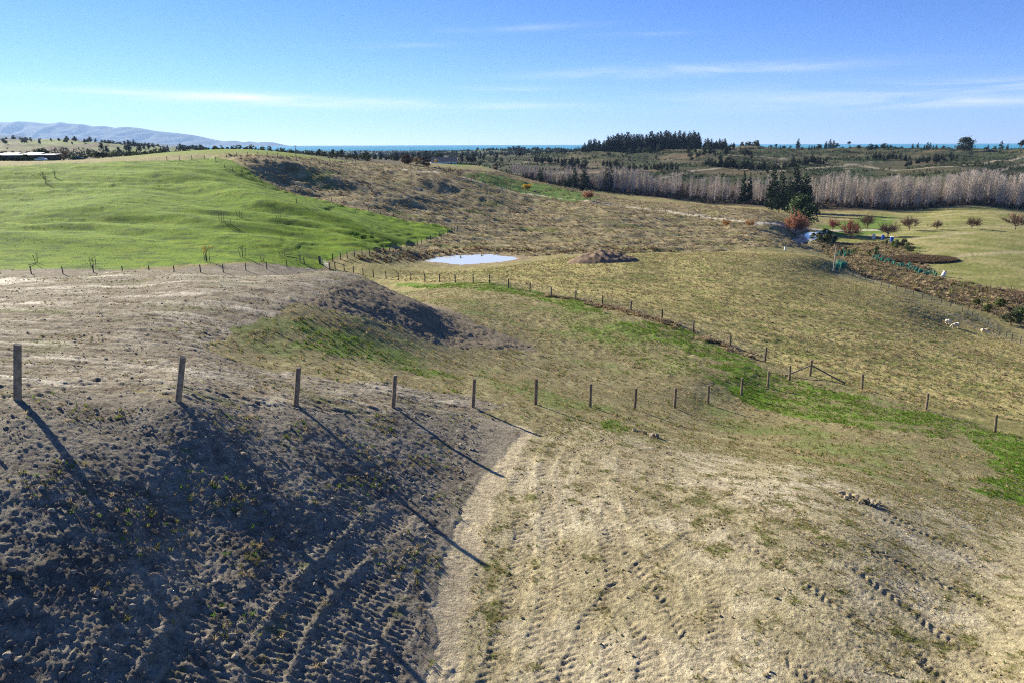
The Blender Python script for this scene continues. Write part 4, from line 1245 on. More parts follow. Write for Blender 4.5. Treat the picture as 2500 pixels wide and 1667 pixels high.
def conifer(seed, H=1.0, wid=.26, levels=15, droop=.15, gap=.06, irregular=.3, leafs=7):
    """unit-height pine: (trunk mesh builder, crown mesh builder)"""
    r = np.random.default_rng(seed); tr = MB(); cr = MB()
    tr.tube((0, 0, -.02), (0, 0, .98), .020, .003, 6)
    for L in range(levels):
        t_ = L / (levels - 1); z = gap + (1 - gap) * t_ ** .92
        rad = wid * (1 - t_) ** .75 * (1 - .35 * max(0, .25 - t_) / .25) + .015
        nb = int(6 + 5 * (1 - t_))
        for k in range(nb):
            a = r.random() * 6.283; ln = rad * (1 - irregular * r.random())
            d_ = np.array([math.cos(a), math.sin(a), 0])
            end = np.array([0, 0, z + ln * (.25 - droop)]) + d_ * ln
            if r.random() < .5: cr.tube((0, 0, z), end, .004, .001, 3, 1, False)
            n = max(3, int(leafs * ln / wid + 2))
            for q in range(n):
                f_ = (q + .6 + .4 * r.random()) / n
                c_ = np.array([0, 0, z]) * (1 - f_) + end * f_ + r.normal(size=3) * .012
                dirv = d_ * .8 + np.array([0, 0, .5]) + r.normal(size=3) * .45; dirv /= np.linalg.norm(dirv)
                s_ = (.042 + .03 * r.random()) * (1.1 - .45 * t_)
                sd = np.cross(dirv, r.normal(size=3)); sd /= np.linalg.norm(sd)
                cr.add([c_ - sd * s_ * .55, c_ + sd * s_ * .55, c_ + dirv * s_ * 1.6], [(0, 1, 2)])
    return tr, cr


def broadleaf(seed, lobes=14, per=70, wid=.42, leaf=.045, low=.18, shape=.5):
    r = np.random.default_rng(seed); tr = MB(); cr = MB()
    tr.tube((0, 0, -.03), (0, 0, .35), .035, .025, 6)
    for i in range(lobes):
        a = r.random() * 6.283; t_ = r.random(); q = math.sqrt(r.random())
        z = low + (1 - low - .16) * t_; mx = wid * (math.sin(math.pi * min(1, (t_ * .8 + .2))) ** .7) * .75
        c_ = np.array([math.cos(a) * q * mx, math.sin(a) * q * mx, z + .05]); lr = (.13 + .09 * r.random()) * (wid / .42) ** .5
        tr.tube((0, 0, .3 * z + .05), c_, .012, .004, 4)
        dv = r.normal(size=(per, 3)); dv /= np.linalg.norm(dv, axis=1)[:, None]
        dv[:, 2] = np.where(r.random(per) < .65, np.abs(dv[:, 2]), dv[:, 2])
        rad = lr * (.72 + .36 * r.random(per)) * (1 + .25 * np.sin(dv[:, 0] * 6 + i))
        leaf_tris(cr, c_ + dv * rad[:, None] * np.array([1, 1, .8]), dv, leaf * (.6 + .8 * r.random(per)), r)
    return tr, cr


def bare_tree(seed, spread=.45, n1=7, n2=6, n3=6, th=.012, leafn=0, leaf=.03, base=.22):
    r = np.random.default_rng(seed); tr = MB(); cr = MB()
    tr.tube((0, 0, -.03), (0, 0, base), .030, .024, 6)
    ends = []
    for i in range(n1):
        a = i / n1 * 6.283 + r.normal() * .3; el = .45 + .75 * r.random()
        d1 = np.array([math.cos(a) * math.cos(el) * spread * 1.6, math.sin(a) * math.cos(el) * spread * 1.6, math.sin(el) * .55]); p0 = np.array([0, 0, base * (.85 + .15 * r.random())]); p1 = p0 + d1 * (.55 + .25 * r.random())
        tr.tube(p0, p1, .015, .008, 4, 0, False)
        for j in range(n2):
            f_ = .35 + .65 * r.random(); q0 = p0 + (p1 - p0) * f_; d2 = d1 * .35 + r.normal(size=3) * .13 + np.array([0, 0, .10]); q1 = q0 + d2
            cr.tube(q0, q1, .006, .003, 3, 0, False)
            for k in range(n3):
                f2 = .2 + .8 * r.random(); s0 = q0 + (q1 - q0) * f2; s1 = s0 + d2 * .35 + r.normal(size=3) * .075 + np.array([0, 0, .03])
                cr.tube(s0, s1, th * .3, th * .12, 3, 0, False); ends.append(s1); ends.append((s0 + s1) / 2)
    if leafn:
        ends = np.array(ends); k = r.integers(0, len(ends), leafn)
        cen = ends[k] + r.normal(size=(leafn, 3)) * .03
        nr = r.normal(size=(leafn, 3)); nr /= np.linalg.norm(nr, axis=1)[:, None]
        leaf_tris(cr, cen, nr, leaf * (.6 + .8 * r.random(leafn)), r, 1)
    return tr, cr


def poplar(seed, wid=.10, nb=80, sub=5):
    r = np.random.default_rng(seed); mb = MB()
    mb.tube((0, 0, -.02), (r.normal() * .01, r.normal() * .01, .97), .0100, .0012, 4, 0, False)
    for i in range(nb):
        z = .06 + .89 * r.random(); a = r.random() * 6.283; ln = (.09 + .16 * r.random()) * (1.05 - .55 * z)
        w_ = wid * (1.2 - .75 * z); d_ = np.array([math.cos(a) * w_ * (.5 + .7 * r.random()), math.sin(a) * w_ * (.5 + .7 * r.random()), ln])
        p0 = np.array([0, 0, z]); p1 = p0 + d_
        mb.tube(p0, p1, .0020, .0008, 3, 1, False)
        for k in range(sub):
            q0 = p0 + d_ * (.3 + .7 * r.random()); q1 = q0 + np.array([r.normal() * .022, r.normal() * .022, .03 + .04 * r.random()])
            mb.tube(q0, q1, .0011, .0005, 3, 1, False)
    return mb.mesh('poplar_tree', [M_PALEBARK, M_TWIG])


def pair(fn, tm, cms, *a, **k):
    tr, cr = fn(*a, **k)
    return tr.mesh('trunk', tm), cr.mesh('crown', cms)


def joined(fn, tm, cms, *a, **k):
    tr, cr = fn(*a, **k); cms = cms if isinstance(cms, list) else [cms]
    o = MB(); o.v = list(cr.v); o.f = list(cr.f); o.mi = list(cr.mi); o.add(tr.v, tr.f, len(cms))
    return o.mesh('tree', cms + [tm])


def tree(name, parts, loc, H, label, group=None, W=1.0, rz=None, cat='tree'):
    root = empty(name, loc, rng.random() * 6.28 if rz is None else rz); tag(root, label, cat, group)
    for nm, me in zip(('trunk', 'crown'), parts):
        put(nm, me, root, (0, 0, 0), 0, (H * W, H * W, H))
    return root


def single(name, me, loc, H, label, group=None, W=1.0, cat='tree'):
    o = put(name, me, None, loc, rng.random() * 6.28, (H * W, H * W, H)); tag(o, label, cat, group); return o


def tall(dx, dy_top, p):
    """height of something standing at p whose top shows at (dx, dy_top)"""
    r = ray(dx, dy_top); return max(.3, r[2] * p.y - p.z)


# poplar belt
POPS = [poplar(700 + i, .10 + .035 * (i % 3)) for i in range(8)]
belt_x = [1180, 1300, 1450, 1600, 1740, 1900, 2040, 2200, 2420]
belt_top = [386, 384, 392, 402, 404, 398, 402, 393, 402]
belt_D = [505, 480, 455, 438, 428, 420, 416, 414, 414]
cnt = 0; px_l = []
extra = []
while cnt < 950:
    dx = 1175 + (2420 - 1175) * rng.random()
    if rng.random() > (.75 if dx < 1560 else .55 if dx < 1720 else .5 if dx < 1960 else 1.0): continue
    D = np.interp(dx, belt_x, belt_D) + rng.random() ** 1.3 * (64 if dx > 1950 else 40)
    r = ray(dx, 400); q = gp(r[0] * D, D)
    top = np.interp(dx, belt_x, belt_top) + 14 * perlin(np.array([dx / 60.]), np.array([3.3]), 720)[0] + rng.random() ** 1.5 * 34 - 6
    H = np.clip(tall(dx, top, q), 8, 24)
    if cnt < 300 and D < np.interp(dx, belt_x, belt_D) + 26:
        single('poplar_tree', POPS[cnt % 8], q, H * .88, 'bare grey-pink poplar in the long belt across the valley', 'bare poplars in the valley belt', rng.uniform(.9, 1.7)); cnt += 1
    elif cnt >= 300:
        extra.append((q, H)); cnt += 1
E = np.array([(q.x, q.y, q.z) for q, h in extra])
scatter('poplar_wood', E[:, 0], E[:, 1], np.array([h * .86 for q, h in extra]), POPS, .02)

# pines
PINES = [conifer(740 + i, wid=.24 + .05 * (i % 3), levels=15, gap=.05 + .05 * (i % 2), irregular=.35) for i in range(5)]
PINE_J = [joined(lambda i=i: PINES[i], M_BARK, [M_PINEB, M_BARK]) for i in range(5)]
PINE_P = [(PINES[i][0].mesh('trunk', M_BARK), PINES[i][1].mesh('crown', [M_PINE, M_BARK])) for i in range(5)]
gx = [1335, 1345, 1367, 1390, 1397, 1418, 1466, 1498, 1527, 1579, 1592, 1602, 1612, 1626, 1640, 1654, 1668, 1684]
gt = [331, 326, 319, 318, 310, 305, 306.5, 303, 301, 302, 302, 308, 316, 316, 322, 313, 322, 329]
for i in range(92):
    dx = 1337 + (1666 - 1337) * ((i + rng.random()) / 92)
    if 1608 < dx < 1618: continue
    row = i % 3; D = 868 + row * 16 + rng.random() * 8
    r = ray(dx, 345); q = gp(r[0] * D, D)
    H = np.clip(tall(dx, np.interp(dx, gx, gt) + rng.random() * 9 - (1 if row else -4), q), 7, 27)
    single('pine_tree', PINE_J[rng.integers(0, 5)], q, H, 'tall dark pine in the grove on the far ridge skyline', 'pines of the ridge grove', rng.uniform(.8, 1.25))
BRD = [broadleaf(760 + i, 12 + 2 * i, 46, .34 + .05 * i, .055, .1) for i in range(4)]
BRD_J = [joined(lambda i=i: BRD[i], M_BARK, [M_DARKB]) for i in range(4)]
BRD_O = [joined(lambda i=i: BRD[i], M_BARK, [M_BUSH]) for i in range(4)]
# skyline trees right of the grove: (picture x, top, kind)
sk = [(1684, 328, 'p'), (1700, 339, 'b'), (1722, 339, 'b'), (1742, 340, 'b'), (1770, 333, 'b'), (1782, 331, 'b'), (1792, 334, 'p'), (1800, 334, 'b'), (1815, 335, 'b'), (1832, 319, 'p'), (1842, 338, 'b'), (1858, 334, 'p'), (1864, 334, 'p'), (1870, 334, 'p'),
      (1880, 331, 'b'), (1896, 325, 'p'), (1905, 321, 'p'), (1913, 323, 'p'), (1921, 329, 'b'), (1935, 337, 'b'), (1952, 337, 'b'), (1972, 333, 'b'), (1998, 331, 'b'), (2012, 333, 'b'), (2029, 329, 'b'), (2041, 332, 'b'), (2055, 336, 'b'), (2070, 336, 'b'),
      (2095, 331, 'p'), (2107, 329, 'p'), (2122, 333, 'p'), (2129, 327, 'p'), (2135, 329, 'p'), (2143, 334, 'p'), (2150, 332, 'p'), (2166, 335, 'b'), (2178, 337, 'b'), (2262, 338, 'b'), (2268, 333, 'p'), (2285, 336, 'b'), (2298, 325, 'p'), (2313, 332, 'p'), (2324, 341, 'b')]
for dx, top, kd in sk:
    D = 885 + rng.random() * 25; r = ray(dx, 345); q = gp(r[0] * D, D); H = np.clip(tall(dx, top, q), 3, 20)
    if kd == 'p':
        single('pine_tree', PINE_J[rng.integers(0, 5)], q, H, 'dark pointed conifer on the right-hand skyline beyond the scrub ridge', 'skyline conifers right of the grove', 1.0)
    else:
        single('skyline_tree', BRD_J[rng.integers(0, 4)], q, H, 'dark rounded tree on the right-hand skyline beyond the scrub ridge', 'rounded skyline trees right of the grove', 1.5)
q = gp(ray(2216, 340)[0] * 880, 880)
tree('skyline_tree', pair(broadleaf, M_BARK, M_DARKB, 790, 30, 70, .75, .05, .1), q, tall(2216, 316, q), 'largest broad dark tree on the right-hand skyline')
q = gp(ray(2345, 340)[0] * 880, 880)
tree('gum_tree', pair(broadleaf, M_BARK, M_DARKB, 791, 10, 60, .4, .05, .5), q, tall(2343, 322, q), 'tall open-crowned gum tree at the right end of the skyline')
q = gp(ray(1951, 340)[0] * 895, 895)
tree('umbrella_tree', pair(broadleaf, M_BARK, M_DARKB, 792, 6, 60, .35, .05, .72), q, tall(1950, 326, q), 'small flat-topped tree on a bare stem on the right-hand skyline')

# young pines in rows on the cleared far ridge
ROWL = ['on the low scrub rise left of the grove', 'below the grove along the dark hollow', 'right of the grove below its end', 'on the bank right below the pale track', 'along the track shoulder above the big pine clump', 'above the tall pines on the mid ridge', 'on the knoll beside the lawn end', 'in the hollow above the left poplars', 'on the right-hand mid ridge', 'climbing the right-hand slope']
yi = -1
for (x0_, y0_, x1_, y1_, n_, h_) in [(1385, 385, 1450, 397, 12, 6), (1450, 396, 1560, 392, 14, 5), (1620, 382, 1690, 392, 16, 6), (1690, 390, 1760, 394, 14, 5.5), (1760, 393, 1830, 388, 12, 5), (1820, 380, 1900, 378, 14, 6), (1225, 378, 1330, 378, 16, 6), (1290, 388, 1350, 392, 10, 6), (1990, 372, 2090, 368, 12, 6), (2080, 384, 2200, 368, 14, 6)]:
    yi += 1
    for k in range(n_):
        f_ = (k + rng.random()) / n_
        q = hit(x0_ + (x1_ - x0_) * f_, y0_ + (y1_ - y0_) * f_ + rng.normal() * 2 - 3, dmin=440, dmax=1500)
        single('young_pine', PINE_J[rng.integers(0, 5)], q, h_ * rng.uniform(.6, 1.3), 'small dark young pine in the row ' + ROWL[yi], 'young pines ' + ROWL[yi], rng.uniform(1.2, 1.7))

# scrub and woodland that read as a mass
SCR = [joined(broadleaf, M_BARK, [M_DARKB], 800 + i, 7, 26, .6, .09, .0) for i in range(3)] + [joined(broadleaf, M_BARK, [M_BUSH], 810, 7, 26, .6, .09, .0)]
M_LITT = mat('brown_brush', (.15, .105, .075), .9, .3, 1, .1, rand=.3)
SCR_P = SCR[:2] + [joined(broadleaf, M_BARK, [M_LITT], 815 + i, 7, 26, .6, .08, .0) for i in range(3)]
x, y = rand_pts(42000, -.1, .85, 440, 930, 1.5); nn = fbm(x / 75, y / 45, 5, 161, .6) * .6 + .6 * fbm(x / 140, y / 18, 4, 163, .55)
x, y = keep(x, y, sstep(-.05, .25, nn) * .9)
scatter('ridge_scrub', x, y, .6 + 1.7 * rng.random(len(x)) ** 2, SCR, .05)
x, y = rand_pts(21000, -.75, .35, 650, 4300, 1.2); nn = fbm(x / 240, y / 200, 4, 830, .6)
x, y = keep(x, y, sstep(-.08, .2, nn) * sstep(-.85, -.1, x / y + .3 * nn) * (.4 + .6 * sstep(900, 1600, y)))
scatter('far_woodland', x, y, 4 + 6 * rng.random(len(x)), BRD_J + PINE_J[:1], .04)
x, y = rand_pts(9000, -.85, -.2, 310, 800, 1.2); nn = fbm(x / 90, y / 50, 4, 831, .6); x, y = keep(x, y, sstep(-.05, .3, nn) * .8)
scatter('left_hill_scrub', x, y, .8 + 1.8 * rng.random(len(x)), SCR, .04)
# trees on the far left skyline
for i, (dx, top, D) in enumerate([(236, 329, 1150), (243, 327, 1150), (251, 328, 1150), (259, 327.5, 1150), (301, 326, 1100), (309, 327, 1100), (316, 328, 1100), (324, 329, 1100), (334, 330, 1100), (342, 329, 1100), (352, 330, 1100), (363, 334, 1200),
                                  (436, 335, 1400), (442, 333, 1400), (449, 334, 1400), (458, 333, 1400), (466, 336, 1400), (510, 341, 1600), (540, 342, 1700), (552, 341, 1700), (562, 343, 1700)]):
    r = ray(dx, 340); q = gp(r[0] * D, D); single('distant_tree', BRD_J[i % 4], q, np.clip(tall(dx, top, q), 7, 22), 'blue-grey distant tree on the left-hand skyline before the mountains', 'distant trees on the left skyline', 1.3)
for i, (dx, top, D) in enumerate([(1110, 346, 1900), (1122, 343, 1900), (1132, 342, 1900), (1158, 341, 1700), (1168, 338, 1700), (1180, 336, 1700), (1192, 335, 1700), (1202, 337, 1700), (1214, 341, 1700), (1235, 338, 1650), (1268, 342, 1500), (1283, 338, 1500), (1296, 341, 1500), (1308, 344, 1500),
                                  (985, 347, 2000), (997, 346, 2000), (1008, 345, 2000), (730, 350, 2600), (745, 349, 2600), (776, 347, 3000), (700, 352, 2600)]):
    r = ray(dx, 345); q = gp(r[0] * D, D); single('distant_tree', BRD_J[i % 4], q, np.clip(tall(dx, top, q), 8, 30), 'blue-green distant tree below the sea horizon near the middle', 'distant trees below the sea horizon', 1.5)

# dark pines standing before and in the poplar belt
near_p = [(1772, 470, 392, 3), (1790, 474, 398, 1), (1822, 470, 382, 0), (1842, 472, 400, 2), (1808, 472, 410, 4), (1850, 474, 408, 1), (1706, 455, 397, 0), (1720, 455, 404, 3)]
labs = ['broad dark pine at the left of the big pine clump', 'shorter pine tucked between the two tallest in the big clump', 'tallest dark pine of the big clump before the poplars', 'pale-edged pine on the right of the big pine clump', 'low dark pine filling the middle of the big clump', 'pine at the right edge of the big clump beside the evergreen tree', 'slim dark pine left of the big clump among poplars', 'second slim pine left of the big clump among poplars']
for (dx, by, top, k), lb in zip(near_p, labs):
    D = 372 + rng.random() * 22 + (48 if dx < 1730 else 0); r = ray(dx, by); q = gp(r[0] * D, D)
    tree('pine_tree', PINE_P[k], q, tall(dx, top, q), lb, 'pines beside the poplar belt', .6 if dx < 1730 else .85)
for (dx, by, top, D, lb) in [(1241, 420, 390, 385, 'single round-topped pine on the grassy ridge before the poplars'), (1308, 430, 402, 392, 'pine by the poplar belt with a smaller pine beside it'), (1298, 429, 408, 392, 'smaller pine touching the pine by the left poplars'), (1338, 437, 410, 388, 'thin short pine alone before the left poplars'), (1320, 410, 388, 470, 'tall thin pine inside the left poplar belt'), (1342, 410, 386, 470, 'dark pine behind the thin short pine'), (1402, 416, 384, 470, 'tall pine standing above the middle poplars'), (1392, 416, 388, 470, 'left one of the paired pines above the middle poplars'), (2262, 410, 385, 470, 'lone slim light-green pine behind the right-hand poplars')]:
    r = ray(dx, by); q = gp(r[0] * D, D); H = tall(dx, top, q)
    tree('pine_tree', PINE_P[int(dx) % 5], q, H, lb, 'scattered pines by the poplars', 1.5 if dx == 1241 else 1.1)

# evergreen tree and autumn trees by the small pond
q = hit(1838, 517, dmin=200, dmax=330)
tree('evergreen_tree', pair(broadleaf, M_BARK, M_EVER, 850, 34, 110, .62, .035, .08), q, tall(1838, 451, q), 'big dense round evergreen tree beside the drive', W=1.15)
aut = [(1826, 541, 492, M_RUST, 1200, 'rust-orange leaved tree leaning over the small blue pond', .75, .03), (1912, 530, 505, M_RED, 500, 'small dark red tree beyond the drive', .85, .03), (1952, 548, 506, M_RED, 620, 'larger reddish half-bare tree on the near side of the drive', .85, .026),
       (1210, 437, 424, M_YEL, 500, 'bright yellow round tree beside the gravel drive', 1.3, .06), (1350, 460, 442, M_RUST, 420, 'small rust-red tree by the drive on the brown slope', 1.1, .06), (1668, 522, 506, M_ORANGE, 160, 'low orange-leaved sapling above the drive', 1.2, .05), (1722, 522, 505, M_ORANGE, 160, 'second low orange sapling nearer the evergreen tree', 1.2, .05), (1846, 532, 503, M_BTWIG, 200, 'bare brown tree behind the rust-orange tree', .9, .03)]
for i, (dx, by, top, lm, nl, lb, W_, ls) in enumerate(aut):
    q = hit(dx, by, dmin=180, dmax=420)
    tree('autumn_tree', pair(bare_tree, M_BARK, [M_BTWIG, lm], 860 + i, .42, 9, 8, 6, .022, nl * 3, ls * 1.1), q, tall(dx, top, q), lb, 'autumn trees along the drive', W_)
for i, (dx, by, top, lb) in enumerate([(2039, 545, 510, 'bare branching tree nearest the blue drums'), (2088, 530, 499, 'bare brown round tree right of the tree near the drums'), (2152, 528, 506, 'smallest bare round tree in the row by the farm track'), (2232, 526, 498, 'bare brown round tree third from the right edge in the track row'), (2332, 528, 491, 'largest bare round tree at the right end of the track row'), (1992, 525, 494, 'slight pale bare tree on the bright green flat')]):
    q = hit(dx, by, dmin=180, dmax=420)
    tree('bare_tree', pair(bare_tree, M_BARK, [M_BTWIG], 880 + i, .42, 9, 10, 9, .03), q, tall(dx, top, q), lb, 'bare round trees by the farm track', 1.0)

# gully shrubs
SHR = [pair(broadleaf, M_BARK, m_, 900 + i, 12, 60, .6, .06, .02) for i, m_ in enumerate([M_BUSH, M_EVER, M_DARKB, M_BUSH])]
gsh = [(1000, 880, 60, 0), (1020, 870, 70, 1), (1060, 875, 45, 1), (945, 870, 60, 0), (985, 855, 70, 0), (910, 860, 50, 3), (1335, 965, 60, 1), (1290, 965, 40, 0), (1480, 915, 55, 1), (1520, 910, 60, 2), (1550, 930, 50, 1), (1450, 905, 40, 0), (1410, 890, 30, 0), (1580, 945, 35, 2), (1100, 960, 35, 2), (1150, 965, 40, 1), (1190, 950, 30, 0), (980, 920, 25, 0), (1060, 935, 22, 3), (1130, 940, 35, 1)]
pls = ['beside the small blue pond', 'among the red gully growth', 'at the foot of the pole', 'below the drums', 'above the brown reed bed']
for i, (zx, zy, hh, k) in enumerate(gsh):
    q = hit(*z3(zx, zy), dmin=130, dmax=330); H = max(1.0, hh / 2.8 / 1.0629 / 1568 * q.y * 1.05)
    loc = 'just right of the small blue pond' if zx < 1070 and zy < 900 else 'in the gully below the drums' if zx > 1380 else 'low in the gully by the pole and reeds'
    col = ['olive', 'dark green', 'very dark', 'yellow-green'][k]
    tree('gully_shrub', SHR[k], q, H, '%s leafy shrub %s' % (col, loc), '%s shrubs %s' % (col, loc), .95, cat='shrub')
for i, (zx, zy, hh, k, lb) in enumerate([(2240, 850, 110, 2, 'large dark shrub at the right edge below the gully fence'), (2320, 830, 120, 1, 'tall dark green shrub cut by the right edge of the gully'), (2050, 745, 60, 0, 'olive shrub beside the fence strainer in the gully'), (1960, 690, 50, 0, 'low olive shrub left of the leafless gully bush'), (2150, 720, 80, 0, 'olive bush uphill of the large dark gully shrub')]):
    q = hit(*z4(zx, zy), dmin=110, dmax=230); tree('gully_shrub', SHR[k], q, hh / 3.36 / 1.0629 / 1568 * q.y * 1.1, lb, None, 1.3, cat='shrub')
q = hit(*z4(2300, 720), dmin=110, dmax=230)
tree('bare_bush', pair(bare_tree, M_BARK, [M_BTWIG], 899, .5, 8, 7, 6, .02), q, 200 / 3.36 / 1.0629 / 1568 * q.y, 'leafless grey bush at the right edge above the gully', cat='shrub')
# understorey along the foot of the poplars
x = []; y = []
for k in range(2600):
    dx = 1200 + 1220 * rng.random(); D = np.interp(dx, belt_x, belt_D) - 9 + rng.random() * 50; r = ray(dx, 470); x.append(r[0] * D); y.append(D)
scatter('poplar_understorey', np.array(x), np.array(y), 1.0 + 2.4 * rng.random(2600) ** 2, SCR_P, .05)

# ------------------------------------------------------------------ house on the hill
r_ = ray(1020, 383); h0 = Vector((r_[0] * 440, 440, r_[2] * 440))
root = empty('farmhouse', h0 + Vector((0, 0, -.1)), R(6)); tag(root, 'cream weatherboard house with grey-brown roof and front gable on the hill', 'house')
mb = MB(); mb.box((0, 4.5, .5), (16, 9, 5.0)); mb.box((-5.0, -.8, .5), (5.6, 2.6, 4.99)); mb.obj('wall', M_CREAM, root)
mb = MB()
mb.add([(-8.6, -.5, 2.95), (8.6, -.5, 2.95), (8.6, 9.5, 2.95), (-8.6, 9.5, 2.95), (-8.0, 4.5, 5.6), (8.0, 4.5, 5.6)], [(0, 1, 5, 4), (2, 3, 4, 5), (1, 2, 5), (3, 0, 4), (3, 2, 1, 0)])
rfm = mb.obj('roof', M_ROOF, root)
mb = MB(); mb.add([(-8.4, -2.4, 2.96), (-1.6, -2.4, 2.96), (-1.6, 4, 2.96), (-8.4, 4, 2.96), (-5.0, -2.4, 5.0), (-5.0, 4, 5.0)], [(0, 4, 5, 3), (1, 2, 5, 4), (0, 1, 4), (2, 3, 5), (0, 3, 2, 1)]); mb.obj('gable_roof', M_ROOF, rfm)
for sx in (-1, 1):
    mb = MB(); mb.tube((-5 + sx * 3.5, -2.5, 2.9), (-5, -2.5, 5.05), .14, .14, 4); mb.obj('gable_board', M_WHITE, rfm)
for (x_, w_, y_) in [(-6.2, 1.2, -2.13), (-4.0, 1.2, -2.13), (.3, 1.6, -.03), (2.6, 1.1, -.03), (6.6, 1.4, -.03)]:
    mb = MB(); mb.box((x_, y_, 1.65), (w_, .08, 1.4)); wn = mb.obj('window', M_GLASS, root)
    mb = MB()
    for sx in (-1, 1): mb.box((x_ + sx * w_ / 2, y_ - .05, 1.65), (.14, .1, 1.6))
    for sz in (-1, 1): mb.box((x_, y_ - .05, 1.65 + sz * .72), (w_, .098, .14))
    mb.obj('frame', M_WHITE, wn)
mb = MB(); mb.box((4.4, -.03, 1.2), (1.1, .1, 2.2)); mb.obj('door', M_DARKW, root)
for x_ in (-1.0, 1.6, 3.6, 5.4, 7.9):
    mb = MB(); mb.box((x_, -.42, 1.45), (.2, .2, 3.0)); mb.obj('veranda_post', M_WHITE, root)
mb = MB(); mb.box((6.9, 4.0, 5.4), (.7, .7, 1.2)); mb.obj('chimney', M_ROOF, rfm)
r_ = ray(1001, 382); h1 = Vector((r_[0] * 438, 438, r_[2] * 438))
root = empty('garden_shed', h1 + Vector((-2.6, 0, -.1))); tag(root, 'tiny white garden shed against the left side of the house', 'shed')
mb = MB(); mb.box((0, 0, .3), (2.2, 2.0, 3.1)); mb.obj('wall', M_WHITE, root)
mb = MB(); mb.add([(-1.25, -1.1, 1.8), (1.25, -1.1, 1.8), (1.25, 1.1, 2.2), (-1.25, 1.1, 2.2), (-1.25, -1.1, 1.9), (1.25, -1.1, 1.9), (1.25, 1.1, 2.3), (-1.25, 1.1, 2.3)], [(0, 3, 2, 1), (4, 5, 6, 7), (0, 1, 5, 4), (1, 2, 6, 5), (2, 3, 7, 6), (3, 0, 4, 7)]); mb.obj('roof', M_TIN, root)

GARD = [pair(broadleaf, M_BARK, mat('copper_leaves', (.10, .055, .04), .85, .3, 1, .1, trans=.15), 930, 14, 60, .5, .05, .03), pair(broadleaf, M_BARK, mat('straw_leaves', (.33, .24, .13), .85, .3, 1, .1, trans=.2), 931, 16, 60, .6, .05, .0)]
for (zx, by, top, k, lb) in [(1165, 475, 375, 0, 'dark copper garden tree furthest left of the house'), (1215, 480, 360, 0, 'taller dark copper tree beside the straw-coloured bush'), (1330, 478, 378, 1, 'round straw-coloured garden tree left of the house'), (1490, 512, 420, 0, 'dark copper tree just below the house corner'), (1425, 500, 385, 0, 'thin copper tree between the straw bush and the house'), (1210, 530, 480, 0, 'low dark copper bush on the slope below the garden trees')]:
    q = hit(*z56(780, 320, zx, by), dmin=330, dmax=460)
    tree('garden_tree', GARD[k], q, max(2., (by - top) / 5.6 / 1.0629 / 1568 * q.y * 1.02), lb, 'garden trees by the house', 1.1)
q = hit(*z56(780, 320, 1590, 466), dmin=400, dmax=450)
tree('yellow_shrub', pair(broadleaf, M_BARK, M_YEL, 935, 6, 40, .5, .07, .0), q, 2.2, 'small yellow shrub in front of the house gable', cat='shrub')
q = hit(*z56(1180, 320, 172, 505), dmin=300, dmax=450)
tree('garden_tree', GARD[0], q, 3.6, 'small dark copper tree at the lawn end right of the house', 'garden trees by the house', 1.2)
for k, (zx, by) in enumerate([(1740, 600), (1800, 600), (1910, 640), (2130, 680)]):
    q = hit(*z56(780, 320, zx, by), dmin=300, dmax=440)
    tree('leafless_sapling', pair(bare_tree, M_BARK, [M_BTWIG], 940 + k, .5, 6, 6, 5, .03), q, 3.4, 'leafless grey sapling on the slope below the house', 'leafless saplings below the house', 1.0)

# ------------------------------------------------------------------ farm sheds and vehicles on the left crest
s0 = hit(66, 370, D=292)
root = empty('farm_shed', s0); tag(root, 'long low brown farm shed with pale stepped tin roofs at the left edge', 'shed')
def gable(x0_, x1_, yb, ze, zr, nm):
    mb = MB(); mb.add([(x0_, -3.2, ze), (x1_, -3.2, ze), (x1_, 3.5, zr), (x0_, 3.5, zr), (x0_, -3.2, ze + .15), (x1_, -3.2, ze + .15), (x1_, 3.5, zr + .15), (x0_, 3.5, zr + .15)], [(0, 3, 2, 1), (4, 5, 6, 7), (0, 1, 5, 4), (1, 2, 6, 5), (2, 3, 7, 6), (3, 0, 4, 7)])
    mb.obj(nm, M_TIN, root)
mb = MB(); mb.box((0, .3, 1.2), (23, 6, 2.5)); mb.box((-8, 2.5, 2.6), (7, 1.6, .5)); mb.box((.2, 2.5, 2.6), (7, 1.6, .5)); mb.obj('wall', M_DARKW, root)
gable(-11.8, -4.6, 0, 2.46, 3.3, 'roof'); gable(-4.5, -2.0, 0, 2.47, 2.9, 'roof'); gable(-1.9, 5.0, 0, 2.46, 3.35, 'roof'); gable(5.1, 12.0, 0, 2.5, 2.85, 'roof')
for x_ in (-9, -6, 1, 3.4):
    mb = MB(); mb.box((x_, -2.74, 1.3), (1.3, .08, 1.0)); mb.obj('window', M_GLASS, root)
mb = MB(); mb.box((8, -2.74, 1.1), (3.2, .08, 2.1)); mb.obj('door', M_POSTD, root)
for i, (zx, by, top, k, lb) in enumerate([(370, 640, 545, 2, 'tall dark shrub standing before the middle of the farm shed'), (440, 640, 590, 1, 'lower green shrub right of the shed\'s tall shrub'), (240, 640, 590, 2, 'rounded dark shrub before the left part of the farm shed'), (20, 640, 560, 2, 'dark shrub at the far left before the farm shed'), (130, 642, 600, 0, 'low olive shrub before the shed\'s left roof'), (310, 640, 585, 1, 'green shrub between the two pale shed roofs')]):
    x_, y_ = z56(0, 280, zx, by); q = gp(ray(x_, y_)[0] * 286, 286)
    tree('shed_shrub', SHR[k], q, (by - top) / 5.6 / 1.0629 / 1568 * 286 * 1.05, lb, None, 1.0, cat='shrub')
